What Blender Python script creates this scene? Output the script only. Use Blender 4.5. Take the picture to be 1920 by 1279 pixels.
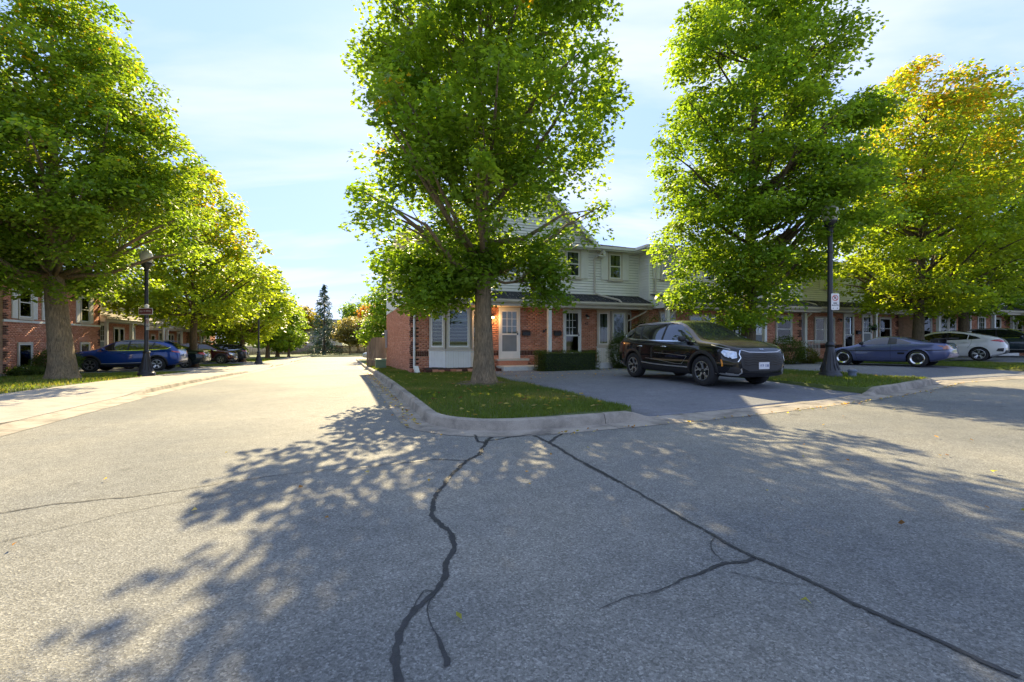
import bpy, bmesh, math, random
import numpy as np
from mathutils import Vector, Matrix, noise as mnoise
from mathutils.bvhtree import BVHTree
from mathutils.geometry import delaunay_2d_cdt

for o in list(bpy.data.objects):
    bpy.data.objects.remove(o)
scene = bpy.context.scene
COL = scene.collection
R = math.radians

# ------------------------------------------------------------ camera, sky, sun, exposure
CAMH = 1.25
cam = bpy.data.cameras.new("camera")
cam.lens = 16.0
cam.sensor_width = 36.0
cam.clip_start = 0.05
cam.clip_end = 2000
camo = bpy.data.objects.new("camera", cam)
COL.objects.link(camo)
camo.location = (0, 0, CAMH)
camo.rotation_euler = (R(90), 0, 0)
scene.camera = camo

SUN_AZ = R(-11.7)      # measured from +Y towards +X
SUN_EL = R(32.3)
world = bpy.data.worlds.new("World")
scene.world = world
world.use_nodes = True
wn, wl = world.node_tree.nodes, world.node_tree.links
wn.clear()
w_out = wn.new("ShaderNodeOutputWorld")
w_bg = wn.new("ShaderNodeBackground")
w_sky = wn.new("ShaderNodeTexSky")
w_sky.sky_type = 'NISHITA'
w_sky.sun_disc = False
w_sky.sun_elevation = SUN_EL
w_sky.sun_rotation = SUN_AZ
w_sky.altitude = 100
w_sky.air_density = 1.0
w_sky.dust_density = 0.35
w_sky.ozone_density = 2.2
w_bg.inputs['Strength'].default_value = 0.058
# thin wispy clouds spread over the whole dome
tc = wn.new("ShaderNodeTexCoord")
sep = wn.new("ShaderNodeSeparateXYZ")
wl.new(tc.outputs['Generated'], sep.inputs[0])
zmax = wn.new("ShaderNodeMath"); zmax.operation = 'MAXIMUM'; zmax.inputs[1].default_value = 0.04
wl.new(sep.outputs['Z'], zmax.inputs[0])
zadd = wn.new("ShaderNodeMath"); zadd.operation = 'ADD'; zadd.inputs[1].default_value = 0.18
wl.new(zmax.outputs[0], zadd.inputs[0])
dx = wn.new("ShaderNodeMath"); dx.operation = 'DIVIDE'
dy = wn.new("ShaderNodeMath"); dy.operation = 'DIVIDE'
wl.new(sep.outputs['X'], dx.inputs[0]); wl.new(zadd.outputs[0], dx.inputs[1])
wl.new(sep.outputs['Y'], dy.inputs[0]); wl.new(zadd.outputs[0], dy.inputs[1])
comb = wn.new("ShaderNodeCombineXYZ")
wl.new(dx.outputs[0], comb.inputs[0]); wl.new(dy.outputs[0], comb.inputs[1])
cmap = wn.new("ShaderNodeMapping")
cmap.inputs['Scale'].default_value = (0.75, 2.0, 1.0)
cmap.inputs['Rotation'].default_value = (0, 0, R(16))
cmap.inputs['Location'].default_value = (3.1, 1.7, 0)
wl.new(comb.outputs[0], cmap.inputs[0])
cn = wn.new("ShaderNodeTexNoise")
cn.inputs['Scale'].default_value = 1.15
cn.inputs['Detail'].default_value = 6
cn.inputs['Roughness'].default_value = 0.52
cn.inputs['Distortion'].default_value = 0.35
wl.new(cmap.outputs[0], cn.inputs['Vector'])
cr = wn.new("ShaderNodeValToRGB")
cr.color_ramp.elements[0].position = 0.44
cr.color_ramp.elements[0].color = (0, 0, 0, 1)
cr.color_ramp.elements[1].position = 0.64
cr.color_ramp.elements[1].color = (0.8, 0.8, 0.8, 1)
wl.new(cn.outputs['Fac'], cr.inputs[0])
cmix = wn.new("ShaderNodeMix"); cmix.data_type = 'RGBA'
wl.new(cr.outputs[0], cmix.inputs[0])
# high thin haze, even over the whole dome
veil = wn.new("ShaderNodeMix"); veil.data_type = 'RGBA'
veil.inputs[0].default_value = 0.80
wl.new(w_sky.outputs[0], veil.inputs[6])
veil.inputs[7].default_value = (3.05, 4.35, 8.0, 1)
wl.new(veil.outputs[2], cmix.inputs[6])
cmix.inputs[7].default_value = (5.1, 5.5, 6.6, 1)
wl.new(cmix.outputs[2], w_bg.inputs['Color'])
wl.new(w_bg.outputs[0], w_out.inputs[0])

sun = bpy.data.lights.new("sun", 'SUN')
sun.energy = 4.5
sun.angle = R(0.45)
sun.color = (1.0, 0.82, 0.50)
suno = bpy.data.objects.new("sun", sun)
COL.objects.link(suno)
sd = Vector((math.sin(SUN_AZ) * math.cos(SUN_EL), math.cos(SUN_AZ) * math.cos(SUN_EL), math.sin(SUN_EL)))
suno.rotation_euler = sd.to_track_quat('Z', 'Y').to_euler()
suno.location = (0, 0, 30)

vs = scene.view_settings
vs.view_transform = 'Standard'
vs.look = 'None'
vs.exposure = 1.78
vs.gamma = 1.0
vs.use_curve_mapping = False
scene.cycles.max_bounces = 8
scene.cycles.transparent_max_bounces = 8
scene.cycles.use_denoising = True
scene.cycles.caustics_reflective = False
scene.cycles.caustics_refractive = False

# ------------------------------------------------------------ frames and terrain
ANG = R(20.2)
CA, SA = math.cos(ANG), math.sin(ANG)
def P(v, u, z=0.0):
    """street frame (v across to the right, u along the side street) to world"""
    return (CA * v - SA * u, SA * v + CA * u, z)
GU = [-60, 8, 14, 18, 22, 29, 45, 60, 90, 300]
GZ = [0, 0, -.05, -.13, -.24, -.44, -.75, -.97, -1.28, -1.6]
def gz(v, u):
    v = np.asarray(v, float); u = np.asarray(u, float)
    a = (np.interp(u - 1.5, GU, GZ) + np.interp(u, GU, GZ) + np.interp(u + 1.5, GU, GZ)) / 3
    return a + .008 * np.clip(v, 0, 40)
def G(v, u):
    return float(gz(v, u))
def vu(X, Y):
    return CA * X + SA * Y, -SA * X + CA * Y

# ------------------------------------------------------------ object helpers
def link(o):
    COL.objects.link(o); return o
def tag(o, label=None, cat=None, group=None, kind=None):
    if label: o['label'] = label
    if cat: o['category'] = cat
    if group: o['group'] = group
    if kind: o['kind'] = kind
    return o
def empty(name, loc=(0, 0, 0), rz=0.0, label=None, cat=None, group=None):
    o = bpy.data.objects.new(name, None)
    o.empty_display_size = 0.2
    link(o); o.location = loc; o.rotation_euler = (0, 0, rz)
    return tag(o, label, cat, group)
def copy_tree(o, parent=None):
    c = o.copy(); link(c)
    if parent is not None: c.parent = parent
    for ch in o.children:
        copy_tree(ch, c)
    return c
def mesh_np(name, V, F, mats, midx=None, smooth=False, attr=None):
    """V (n,3), F (m,k) uniform polygons"""
    V = np.ascontiguousarray(V, dtype=np.float32); F = np.ascontiguousarray(F, dtype=np.int32)
    me = bpy.data.meshes.new(name)
    m, k = F.shape
    me.vertices.add(len(V)); me.vertices.foreach_set('co', V.ravel())
    me.loops.add(m * k); me.loops.foreach_set('vertex_index', F.ravel())
    me.polygons.add(m)
    me.polygons.foreach_set('loop_start', np.arange(0, m * k, k, dtype=np.int32))
    try:
        me.polygons.foreach_set('loop_total', np.full(m, k, dtype=np.int32))
    except Exception:
        pass
    if midx is not None: me.polygons.foreach_set('material_index', np.asarray(midx, dtype=np.int32))
    if smooth: me.polygons.foreach_set('use_smooth', np.ones(m, dtype=bool))
    if attr is not None:
        for an, arr in attr.items():
            a = me.color_attributes.new(an, 'FLOAT_COLOR', 'POINT')
            arr = np.asarray(arr, dtype=np.float32)
            if arr.shape[1] == 3: arr = np.concatenate([arr, np.ones((len(arr), 1), np.float32)], 1)
            a.data.foreach_set('color', arr.ravel())
    for mt in (mats if isinstance(mats, (list, tuple)) else [mats]): me.materials.append(mt)
    me.update(); me.validate()
    return me
def obj(name, me, parent=None, loc=None, rz=None, kind=None, label=None, cat=None, group=None):
    o = bpy.data.objects.new(name, me); link(o)
    if parent is not None: o.parent = parent
    if loc is not None: o.location = loc
    if rz is not None: o.rotation_euler = (0, 0, rz)
    return tag(o, label, cat, group, kind)

class MB:
    def __init__(s): s.v = []; s.f = []; s.m = []
    def add(s, vs_, fs, m=0):
        b = len(s.v); s.v += [tuple(p) for p in vs_]
        for f in fs: s.f.append(tuple(b + i for i in f)); s.m.append(m)
        return s
    def box(s, x0, x1, y0, y1, z0, z1, m=0):
        return s.add([(x0, y0, z0), (x1, y0, z0), (x1, y1, z0), (x0, y1, z0), (x0, y0, z1), (x1, y0, z1), (x1, y1, z1), (x0, y1, z1)],
                     [(0, 3, 2, 1), (4, 5, 6, 7), (0, 1, 5, 4), (1, 2, 6, 5), (2, 3, 7, 6), (3, 0, 4, 7)], m)
    def hexa(s, b, t, m=0):
        return s.add(list(b) + list(t), [(0, 3, 2, 1), (4, 5, 6, 7), (0, 1, 5, 4), (1, 2, 6, 5), (2, 3, 7, 6), (3, 0, 4, 7)], m)
    def tube(s, pts, rad, n=8, m=0, cap=True):
        pts = [Vector(p) for p in pts]
        if not hasattr(rad, '__len__'): rad = [rad] * len(pts)
        b = len(s.v); up = None
        for i, p in enumerate(pts):
            d = (pts[min(i + 1, len(pts) - 1)] - pts[max(i - 1, 0)])
            d = d.normalized() if d.length > 1e-9 else Vector((0, 0, 1))
            if up is None:
                a = Vector((1, 0, 0)) if abs(d.x) < .9 else Vector((0, 1, 0))
                up = d.cross(a).normalized()
            up = (up - d * up.dot(d)).normalized()
            w = d.cross(up)
            for k in range(n):
                t = 2 * math.pi * k / n
                s.v.append(tuple(p + (up * math.cos(t) + w * math.sin(t)) * rad[i]))
        for i in range(len(pts) - 1):
            for k in range(n):
                k2 = (k + 1) % n
                s.f.append((b + i * n + k, b + i * n + k2, b + (i + 1) * n + k2, b + (i + 1) * n + k)); s.m.append(m)
        if cap:
            s.f.append(tuple(b + k for k in range(n))[::-1]); s.m.append(m)
            e = b + (len(pts) - 1) * n
            s.f.append(tuple(e + k for k in range(n))); s.m.append(m)
        return s
    def lathe(s, prof, n=24, m=0, c=(0, 0, 0), axis='z', closed=False):
        b = len(s.v)
        for (r, z) in prof:
            for k in range(n):
                t = 2 * math.pi * k / n
                if axis == 'z': q = (c[0] + r * math.cos(t), c[1] + r * math.sin(t), c[2] + z)
                else: q = (c[0] + r * math.cos(t), c[1] + z, c[2] + r * math.sin(t))
                s.v.append(q)
        L = len(prof)
        rng = range(L if closed else L - 1)
        for i in rng:
            j = (i + 1) % L
            for k in range(n):
                k2 = (k + 1) % n
                f = (b + i * n + k, b + i * n + k2, b + j * n + k2, b + j * n + k)
                s.f.append(f if axis == 'z' else f[::-1]); s.m.append(m)
        return s
    def prism(s, poly, y0, y1, m=0):
        """polygon in (x,z) extruded along y"""
        n = len(poly); b = len(s.v)
        for y in (y0, y1):
            for (x, z) in poly: s.v.append((x, y, z))
        s.f.append(tuple(b + i for i in range(n))); s.m.append(m)
        s.f.append(tuple(b + n + i for i in range(n))[::-1]); s.m.append(m)
        for i in range(n):
            j = (i + 1) % n
            s.f.append((b + j, b + i, b + n + i, b + n + j)); s.m.append(m)
        return s
    def mesh(s, name, mats, smooth=None):
        me = bpy.data.meshes.new(name)
        me.from_pydata(s.v, [], s.f)
        for mt in (mats if isinstance(mats, (list, tuple)) else [mats]): me.materials.append(mt)
        if any(s.m): me.polygons.foreach_set('material_index', s.m)
        bm = bmesh.new(); bm.from_mesh(me)
        bmesh.ops.recalc_face_normals(bm, faces=bm.faces)
        bm.to_mesh(me); bm.free()
        if smooth is not None:
            me.polygons.foreach_set('use_smooth', [True] * len(me.polygons))
            if smooth > 0: me.set_sharp_from_angle(angle=R(smooth))
        me.update()
        return me
    def build(s, name, mats, parent=None, loc=None, rz=None, smooth=None, **k):
        return obj(name, s.mesh(name, mats, smooth), parent, loc, rz, **k)

# ------------------------------------------------------------ materials
def nt(name):
    m = bpy.data.materials.new(name); m.use_nodes = True
    n, l = m.node_tree.nodes, m.node_tree.links
    n.clear()
    out = n.new("ShaderNodeOutputMaterial")
    b = n.new("ShaderNodeBsdfPrincipled")
    l.new(b.outputs[0], out.inputs[0])
    return m, n, l, b, out
def rgba(c): return (c[0], c[1], c[2], 1)
def noise_node(n, l, vec, scale, detail=4, rough=.55, dist=0):
    t = n.new("ShaderNodeTexNoise")
    t.inputs['Scale'].default_value = scale; t.inputs['Detail'].default_value = detail
    t.inputs['Roughness'].default_value = rough; t.inputs['Distortion'].default_value = dist
    if vec is not None: l.new(vec, t.inputs['Vector'])
    return t
def ramp_node(n, l, fac, stops):
    r = n.new("ShaderNodeValToRGB")
    e = r.color_ramp.elements
    while len(e) < len(stops): e.new(0.5)
    for i, (p, c) in enumerate(stops):
        e[i].position = p; e[i].color = rgba(c) if len(c) == 3 else c
    l.new(fac, r.inputs[0]); return r
def mixc(n, l, fac, a, b, mode='MIX'):
    x = n.new("ShaderNodeMix"); x.data_type = 'RGBA'; x.blend_type = mode
    if isinstance(fac, (int, float)): x.inputs[0].default_value = fac
    else: l.new(fac, x.inputs[0])
    for i, q in ((6, a), (7, b)):
        if isinstance(q, (tuple, list)): x.inputs[i].default_value = rgba(q)
        else: l.new(q, x.inputs[i])
    return x.outputs[2]
def bump(n, l, b, h, strength, dist=.01):
    q = n.new("ShaderNodeBump"); q.inputs['Strength'].default_value = strength; q.inputs['Distance'].default_value = dist
    l.new(h, q.inputs['Height']); l.new(q.outputs[0], b.inputs['Normal']); return q
def pmat(name, c, rough=.6, metal=0, var=.12, scale=3.0, bmp=0, bscale=60, spec=.5, coat=0, stretch=None):
    m, n, l, b, out = nt(name)
    t = n.new("ShaderNodeTexCoord"); vec = t.outputs['Object']
    if stretch:
        mp = n.new("ShaderNodeMapping"); mp.inputs['Scale'].default_value = stretch
        l.new(vec, mp.inputs[0]); vec = mp.outputs[0]
    if var > 0:
        nz = noise_node(n, l, vec, scale, 6, .6)
        lo = tuple(max(0, x * (1 - var * 1.6)) for x in c); hi = tuple(min(1, x * (1 + var * 1.2)) for x in c)
        r = ramp_node(n, l, nz.outputs['Fac'], [(.3, lo), (.7, hi)])
        l.new(r.outputs[0], b.inputs['Base Color'])
    else:
        b.inputs['Base Color'].default_value = rgba(c)
    b.inputs['Roughness'].default_value = rough; b.inputs['Metallic'].default_value = metal
    b.inputs['Specular IOR Level'].default_value = spec
    if coat: b.inputs['Coat Weight'].default_value = coat; b.inputs['Coat Roughness'].default_value = .03
    if bmp:
        n2 = noise_node(n, l, vec, bscale, 5, .6); bump(n, l, b, n2.outputs['Fac'], bmp, .01)
    return m
def glass_mat(name, tint=(.75, .8, .8), refl=.03):
    m, n, l, b, out = nt(name)
    n.remove(b)
    tr = n.new("ShaderNodeBsdfTransparent"); tr.inputs[0].default_value = rgba(tint)
    gl = n.new("ShaderNodeBsdfGlossy"); gl.inputs['Roughness'].default_value = .015; gl.inputs[0].default_value = (1, 1, 1, 1)
    fr = n.new("ShaderNodeFresnel"); fr.inputs[0].default_value = 1.3
    ad = n.new("ShaderNodeMath"); ad.operation = 'ADD'; ad.inputs[1].default_value = refl; ad.use_clamp = True
    l.new(fr.outputs[0], ad.inputs[0])
    mx = n.new("ShaderNodeMixShader")
    l.new(ad.outputs[0], mx.inputs[0]); l.new(tr.outputs[0], mx.inputs[1]); l.new(gl.outputs[0], mx.inputs[2])
    l.new(mx.outputs[0], out.inputs[0])
    return m
M = {}
# asphalt: pale worn aggregate
def asphalt(name, base, tint, speck=1.0):
    m, n, l, b, out = nt(name)
    t = n.new("ShaderNodeTexCoord"); vec = t.outputs['Object']
    vo = n.new("ShaderNodeTexVoronoi"); vo.inputs['Scale'].default_value = 112; l.new(vec, vo.inputs['Vector'])
    sp = n.new("ShaderNodeSeparateColor"); l.new(vo.outputs['Color'], sp.inputs[0])
    r1 = ramp_node(n, l, sp.outputs[0], [(0, tuple(x * (1 - .62 * speck) for x in base)), (.45, base), (.82, tuple(x * (1 + .3 * speck) for x in base)), (1, tuple(min(.6, x * (1 + 1.15 * speck)) for x in base))])
    n1 = noise_node(n, l, vec, 260, 3, .7)
    r2 = ramp_node(n, l, n1.outputs['Fac'], [(.3, (.62, .62, .62)), (.7, (1.3, 1.3, 1.3))])
    c1 = mixc(n, l, 1.0, r1.outputs[0], r2.outputs[0], 'MULTIPLY')
    n2 = noise_node(n, l, vec, .55, 5, .6, .4)
    r3 = ramp_node(n, l, n2.outputs['Fac'], [(.3, (.84, .85, .87)), (.7, tint)])
    c2 = mixc(n, l, 1.0, c1, r3.outputs[0], 'MULTIPLY')
    n3 = noise_node(n, l, vec, 5.5, 4, .65)
    r4 = ramp_node(n, l, n3.outputs['Fac'], [(.35, (.9, .9, .9)), (.65, (1.07, 1.07, 1.07))])
    c3 = mixc(n, l, 1.0, c2, r4.outputs[0], 'MULTIPLY')
    n4 = noise_node(n, l, vec, .16, 3, .5, .8)
    r5 = ramp_node(n, l, n4.outputs['Fac'], [(.38, (.80, .82, .85)), (.5, (1, 1, 1)), (.64, (1.10, 1.07, 1.02))])
    c4 = mixc(n, l, 1.0, c3, r5.outputs[0], 'MULTIPLY')
    n5 = noise_node(n, l, vec, 1.7, 3, .5, .3)
    r6 = ramp_node(n, l, n5.outputs['Fac'], [(.66, (1, 1, 1)), (.74, (.72, .72, .73))])
    c5 = mixc(n, l, 1.0, c4, r6.outputs[0], 'MULTIPLY')
    l.new(c5, b.inputs['Base Color'])
    b.inputs['Roughness'].default_value = .78
    b.inputs['Specular IOR Level'].default_value = .15
    ds = n.new("ShaderNodeMath"); ds.operation = 'ADD'
    l.new(vo.outputs['Distance'], ds.inputs[0]); l.new(n1.outputs['Fac'], ds.inputs[1])
    bump(n, l, b, ds.outputs[0], .55, .006)
    return m
M['asphalt'] = asphalt('worn_asphalt', (.214, .214, .194), (1.12, 1.08, 1.0), .58)
M['drive'] = asphalt('driveway_asphalt', (.205, .207, .213), (1.06, 1.06, 1.06), .45)
M['tar'] = pmat('tar_sealer', (.022, .023, .025), .55, var=.3, scale=20, bmp=.3, bscale=120)
def concrete(name, c, stain=.35):
    m, n, l, b, out = nt(name)
    t = n.new("ShaderNodeTexCoord"); vec = t.outputs['Object']
    n1 = noise_node(n, l, vec, 2.2, 6, .65, .3)
    r1 = ramp_node(n, l, n1.outputs['Fac'], [(.3, tuple(x * (1 - stain) for x in c)), (.55, c), (.75, tuple(x * 1.15 for x in c))])
    n2 = noise_node(n, l, vec, 130, 3, .7)
    r2 = ramp_node(n, l, n2.outputs['Fac'], [(.3, (.72, .72, .72)), (.7, (1.2, 1.2, 1.2))])
    l.new(mixc(n, l, 1.0, r1.outputs[0], r2.outputs[0], 'MULTIPLY'), b.inputs['Base Color'])
    b.inputs['Roughness'].default_value = .85; b.inputs['Specular IOR Level'].default_value = .3
    bump(n, l, b, n2.outputs['Fac'], .4, .006)
    return m
M['kerb'] = concrete('kerb_concrete', (.34, .30, .24), .6)
M['walk'] = concrete('pavement_concrete', (.34, .31, .26), .25)
M['found'] = concrete('foundation_concrete', (.33, .32, .30), .25)
M['step'] = concrete('painted_step', (.62, .61, .58), .12)
M['soil'] = pmat('mulch', (.035, .018, .012), .95, var=.5, scale=30, bmp=.8, bscale=60)
def grass_ground():
    m, n, l, b, out = nt('lawn_soil')
    t = n.new("ShaderNodeTexCoord"); vec = t.outputs['Object']
    n1 = noise_node(n, l, vec, 1.4, 5, .6); n2 = noise_node(n, l, vec, 60, 4, .7)
    r1 = ramp_node(n, l, n1.outputs['Fac'], [(.3, (.075, .10, .025)), (.55, (.10, .135, .03)), (.75, (.19, .165, .07))])
    r2 = ramp_node(n, l, n2.outputs['Fac'], [(.3, (.5, .5, .5)), (.7, (1.35, 1.35, 1.3))])
    l.new(mixc(n, l, 1.0, r1.outputs[0], r2.outputs[0], 'MULTIPLY'), b.inputs['Base Color'])
    b.inputs['Roughness'].default_value = .9
    bump(n, l, b, n2.outputs['Fac'], .8, .03)
    return m
M['lawn'] = grass_ground()
def leaf_mat(name, trans=.56, gloss=.25):
    """colour comes from each leaf's own colour attribute"""
    m, n, l, b, out = nt(name)
    a = n.new("ShaderNodeAttribute"); a.attribute_name = 'leafcol'
    l.new(a.outputs['Color'], b.inputs['Base Color'])
    b.inputs['Roughness'].default_value = .45; b.inputs['Specular IOR Level'].default_value = gloss
    tr = n.new("ShaderNodeBsdfTranslucent")
    br = mixc(n, l, 1.0, a.outputs['Color'], (2.2, 1.95, .7), 'MULTIPLY')
    l.new(br, tr.inputs[0])
    mx = n.new("ShaderNodeMixShader"); mx.inputs[0].default_value = trans
    l.new(b.outputs[0], mx.inputs[1]); l.new(tr.outputs[0], mx.inputs[2])
    l.new(mx.outputs[0], out.inputs[0])
    return m
M['leaf'] = leaf_mat('leaf')
M['needle'] = leaf_mat('needle', .15, .2)
M['blade'] = leaf_mat('grass_blade', .4, .2)
def bark(name, c):
    m, n, l, b, out = nt(name)
    t = n.new("ShaderNodeTexCoord")
    mp = n.new("ShaderNodeMapping"); mp.inputs['Scale'].default_value = (1, 1, .16); l.new(t.outputs['Object'], mp.inputs[0])
    n1 = noise_node(n, l, mp.outputs[0], 34, 6, .7, .6); n2 = noise_node(n, l, t.outputs['Object'], 3.0, 4, .6)
    r1 = ramp_node(n, l, n1.outputs['Fac'], [(.32, tuple(x * .38 for x in c)), (.52, c), (.72, tuple(x * 1.5 for x in c))])
    r2 = ramp_node(n, l, n2.outputs['Fac'], [(.35, (.75, .78, .74)), (.7, (1.15, 1.1, .95))])
    l.new(mixc(n, l, 1.0, r1.outputs[0], r2.outputs[0], 'MULTIPLY'), b.inputs['Base Color'])
    b.inputs['Roughness'].default_value = .9; b.inputs['Specular IOR Level'].default_value = .2
    bump(n, l, b, n1.outputs['Fac'], 1.0, .035)
    return m
M['bark'] = bark('bark', (.27, .205, .14))
M['bark_dark'] = bark('bark_dark', (.15, .115, .08))
def brick_mat(name, dark):
    m, n, l, b, out = nt(name)
    a = n.new("ShaderNodeAttribute"); a.attribute_name = 'bcol'
    oi = n.new("ShaderNodeObjectInfo")
    ad = n.new("ShaderNodeMath"); ad.operation = 'ADD'
    l.new(a.outputs['Fac'], ad.inputs[0]); l.new(oi.outputs['Random'], ad.inputs[1])
    fr = n.new("ShaderNodeMath"); fr.operation = 'FRACT'; l.new(ad.outputs[0], fr.inputs[0])
    if dark: st = [(0, (.075, .03, .02)), (.5, (.105, .042, .028)), (1, (.15, .06, .04))]
    else: st = [(0, (.50, .20, .12)), (.35, (.58, .24, .145)), (.7, (.64, .28, .175)), (1, (.70, .35, .24))]
    r = ramp_node(n, l, fr.outputs[0], st)
    t = n.new("ShaderNodeTexCoord")
    n1 = noise_node(n, l, t.outputs['Object'], 45, 5, .65)
    r2 = ramp_node(n, l, n1.outputs['Fac'], [(.3, (.72, .72, .72)), (.7, (1.18, 1.18, 1.18))])
    l.new(mixc(n, l, 1.0, r.outputs[0], r2.outputs[0], 'MULTIPLY'), b.inputs['Base Color'])
    b.inputs['Roughness'].default_value = .85; b.inputs['Specular IOR Level'].default_value = .3
    bump(n, l, b, n1.outputs['Fac'], .5, .004)
    return m
M['brick'] = brick_mat('brick', False)
M['brick_dark'] = brick_mat('brick_dark', True)
M['mortar'] = pmat('mortar', (.60, .40, .29), .95, var=.15, scale=6)
M['siding'] = pmat('siding', (.80, .79, .75), .5, var=.05, scale=1.5, spec=.4)
M['siding_tan'] = pmat('siding_tan', (.50, .43, .34), .5, var=.05, scale=1.5, spec=.4)
M['lap_shade'] = pmat('siding_lap_shade', (.16, .16, .15), .9, var=0)  # dark colour standing in for the shade under each siding lap
M['trim'] = pmat('beige_trim', (.55, .50, .42), .5, var=.06, scale=2)
M['trim_light'] = pmat('pale_trim', (.72, .72, .69), .5, var=.05, scale=2)
M['soffit'] = pmat('soffit', (.50, .46, .40), .6, var=.06, scale=2)
M['white'] = pmat('white_paint', (.76, .75, .71), .4, var=.04, scale=3)
M['shutter'] = pmat('shutter_paint', (.75, .74, .70), .5, var=.04, scale=3)
M['slat'] = pmat('shutter_slat', (.62, .56, .47), .5, var=.05)
M['interior'] = pmat('room_dark', (.018, .018, .018), .9, var=.2)
M['curtain'] = pmat('curtain', (.20, .20, .19), .9, var=.25, scale=6, stretch=(6, 1, .3))
M['glass'] = glass_mat('window_glass')
M['glass_dark'] = glass_mat('storm_glass', (.35, .37, .38), .04)
M['screen'] = pmat('insect_screen', (.20, .22, .23), .5, var=.08)
def shingle_mat(name, cs):
    m, n, l, b, out = nt(name)
    a = n.new("ShaderNodeAttribute"); a.attribute_name = 'bcol'
    r = ramp_node(n, l, a.outputs['Fac'], [(i / (len(cs) - 1), c) for i, c in enumerate(cs)])
    t = n.new("ShaderNodeTexCoord"); n1 = noise_node(n, l, t.outputs['Object'], 70, 4, .7)
    r2 = ramp_node(n, l, n1.outputs['Fac'], [(.3, (.65, .65, .65)), (.7, (1.25, 1.25, 1.25))])
    l.new(mixc(n, l, 1.0, r.outputs[0], r2.outputs[0], 'MULTIPLY'), b.inputs['Base Color'])
    b.inputs['Roughness'].default_value = .9
    bump(n, l, b, n1.outputs['Fac'], .5, .005)
    return m
M['shingle'] = shingle_mat('shingle_brown', [(.12, .10, .085), (.18, .15, .125), (.25, .21, .175)])
M['shingle_dark'] = shingle_mat('shingle_dark', [(.025, .026, .03), (.04, .041, .045), (.06, .06, .064)])
M['shingle_tan'] = shingle_mat('shingle_tan', [(.26, .22, .17), (.33, .28, .22), (.40, .34, .27)])
M['black_metal'] = pmat('black_iron', (.018, .02, .024), .42, var=.2, scale=8, spec=.5)
M['fence'] = pmat('fence_wood', (.30, .225, .155), .85, var=.3, scale=5, bmp=.4, bscale=30, stretch=(1, 1, .15))
M['green_box'] = pmat('green_enamel', (.14, .22, .13), .5, var=.08)
M['grey_box'] = pmat('grey_enamel', (.34, .35, .36), .45, var=.08)
M['globe'] = pmat('lamp_globe', (.62, .60, .54), .25, var=.05)
M['sign_white'] = pmat('sign_white', (.72, .70, .66), .4, var=.04)
M['sign_red'] = pmat('sign_red', (.50, .05, .035), .4, var=.05)
M['sign_black'] = pmat('sign_black', (.03, .03, .03), .5, var=0)
M['maroon'] = pmat('sign_maroon', (.17, .035, .035), .4, var=.06)
def emit(name, c, s):
    m, n, l, b, out = nt(name); b.inputs['Base Color'].default_value = rgba(c)
    b.inputs['Emission Color'].default_value = rgba(c); b.inputs['Emission Strength'].default_value = s; return m
M['bulb'] = emit('lit_bulb', (1.0, .55, .18), 6.0)
rng = np.random.default_rng(7)
# ============================================================ ground, road, kerbs, lawns
def grid_sheet(name, us, left, right, nv, zf, mat, parent=None, kind='structure'):
    us = np.asarray(us, float); V = []
    for u in us:
        a, b = left(u), right(u)
        vv = np.linspace(a, b, nv)
        zz = zf(vv, np.full(nv, u))
        V.append(np.stack([CA * vv - SA * u, SA * vv + CA * u, zz], 1))
    V = np.concatenate(V); n = len(us)
    i = np.arange(n - 1)[:, None] * nv + np.arange(nv - 1)[None, :]
    F = np.stack([i, i + 1, i + nv + 1, i + nv], -1).reshape(-1, 4)
    o = obj(name, mesh_np(name, V, F, mat, smooth=True), parent, kind=kind)
    return o
ax = np.concatenate([[-900, -500, -250, -120], np.arange(-80, 121, 8), [180, 300, 500, 900]])
grid_sheet('ground', ax, lambda u: -900, lambda u: 900, 120, lambda v, u: gz(v, u) - .08, M['lawn'])
grid_sheet('road', np.arange(-40, 72.3, 1.0), lambda u: -60, lambda u: 60, 121, lambda v, u: gz(v, u), M['asphalt'])

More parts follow.
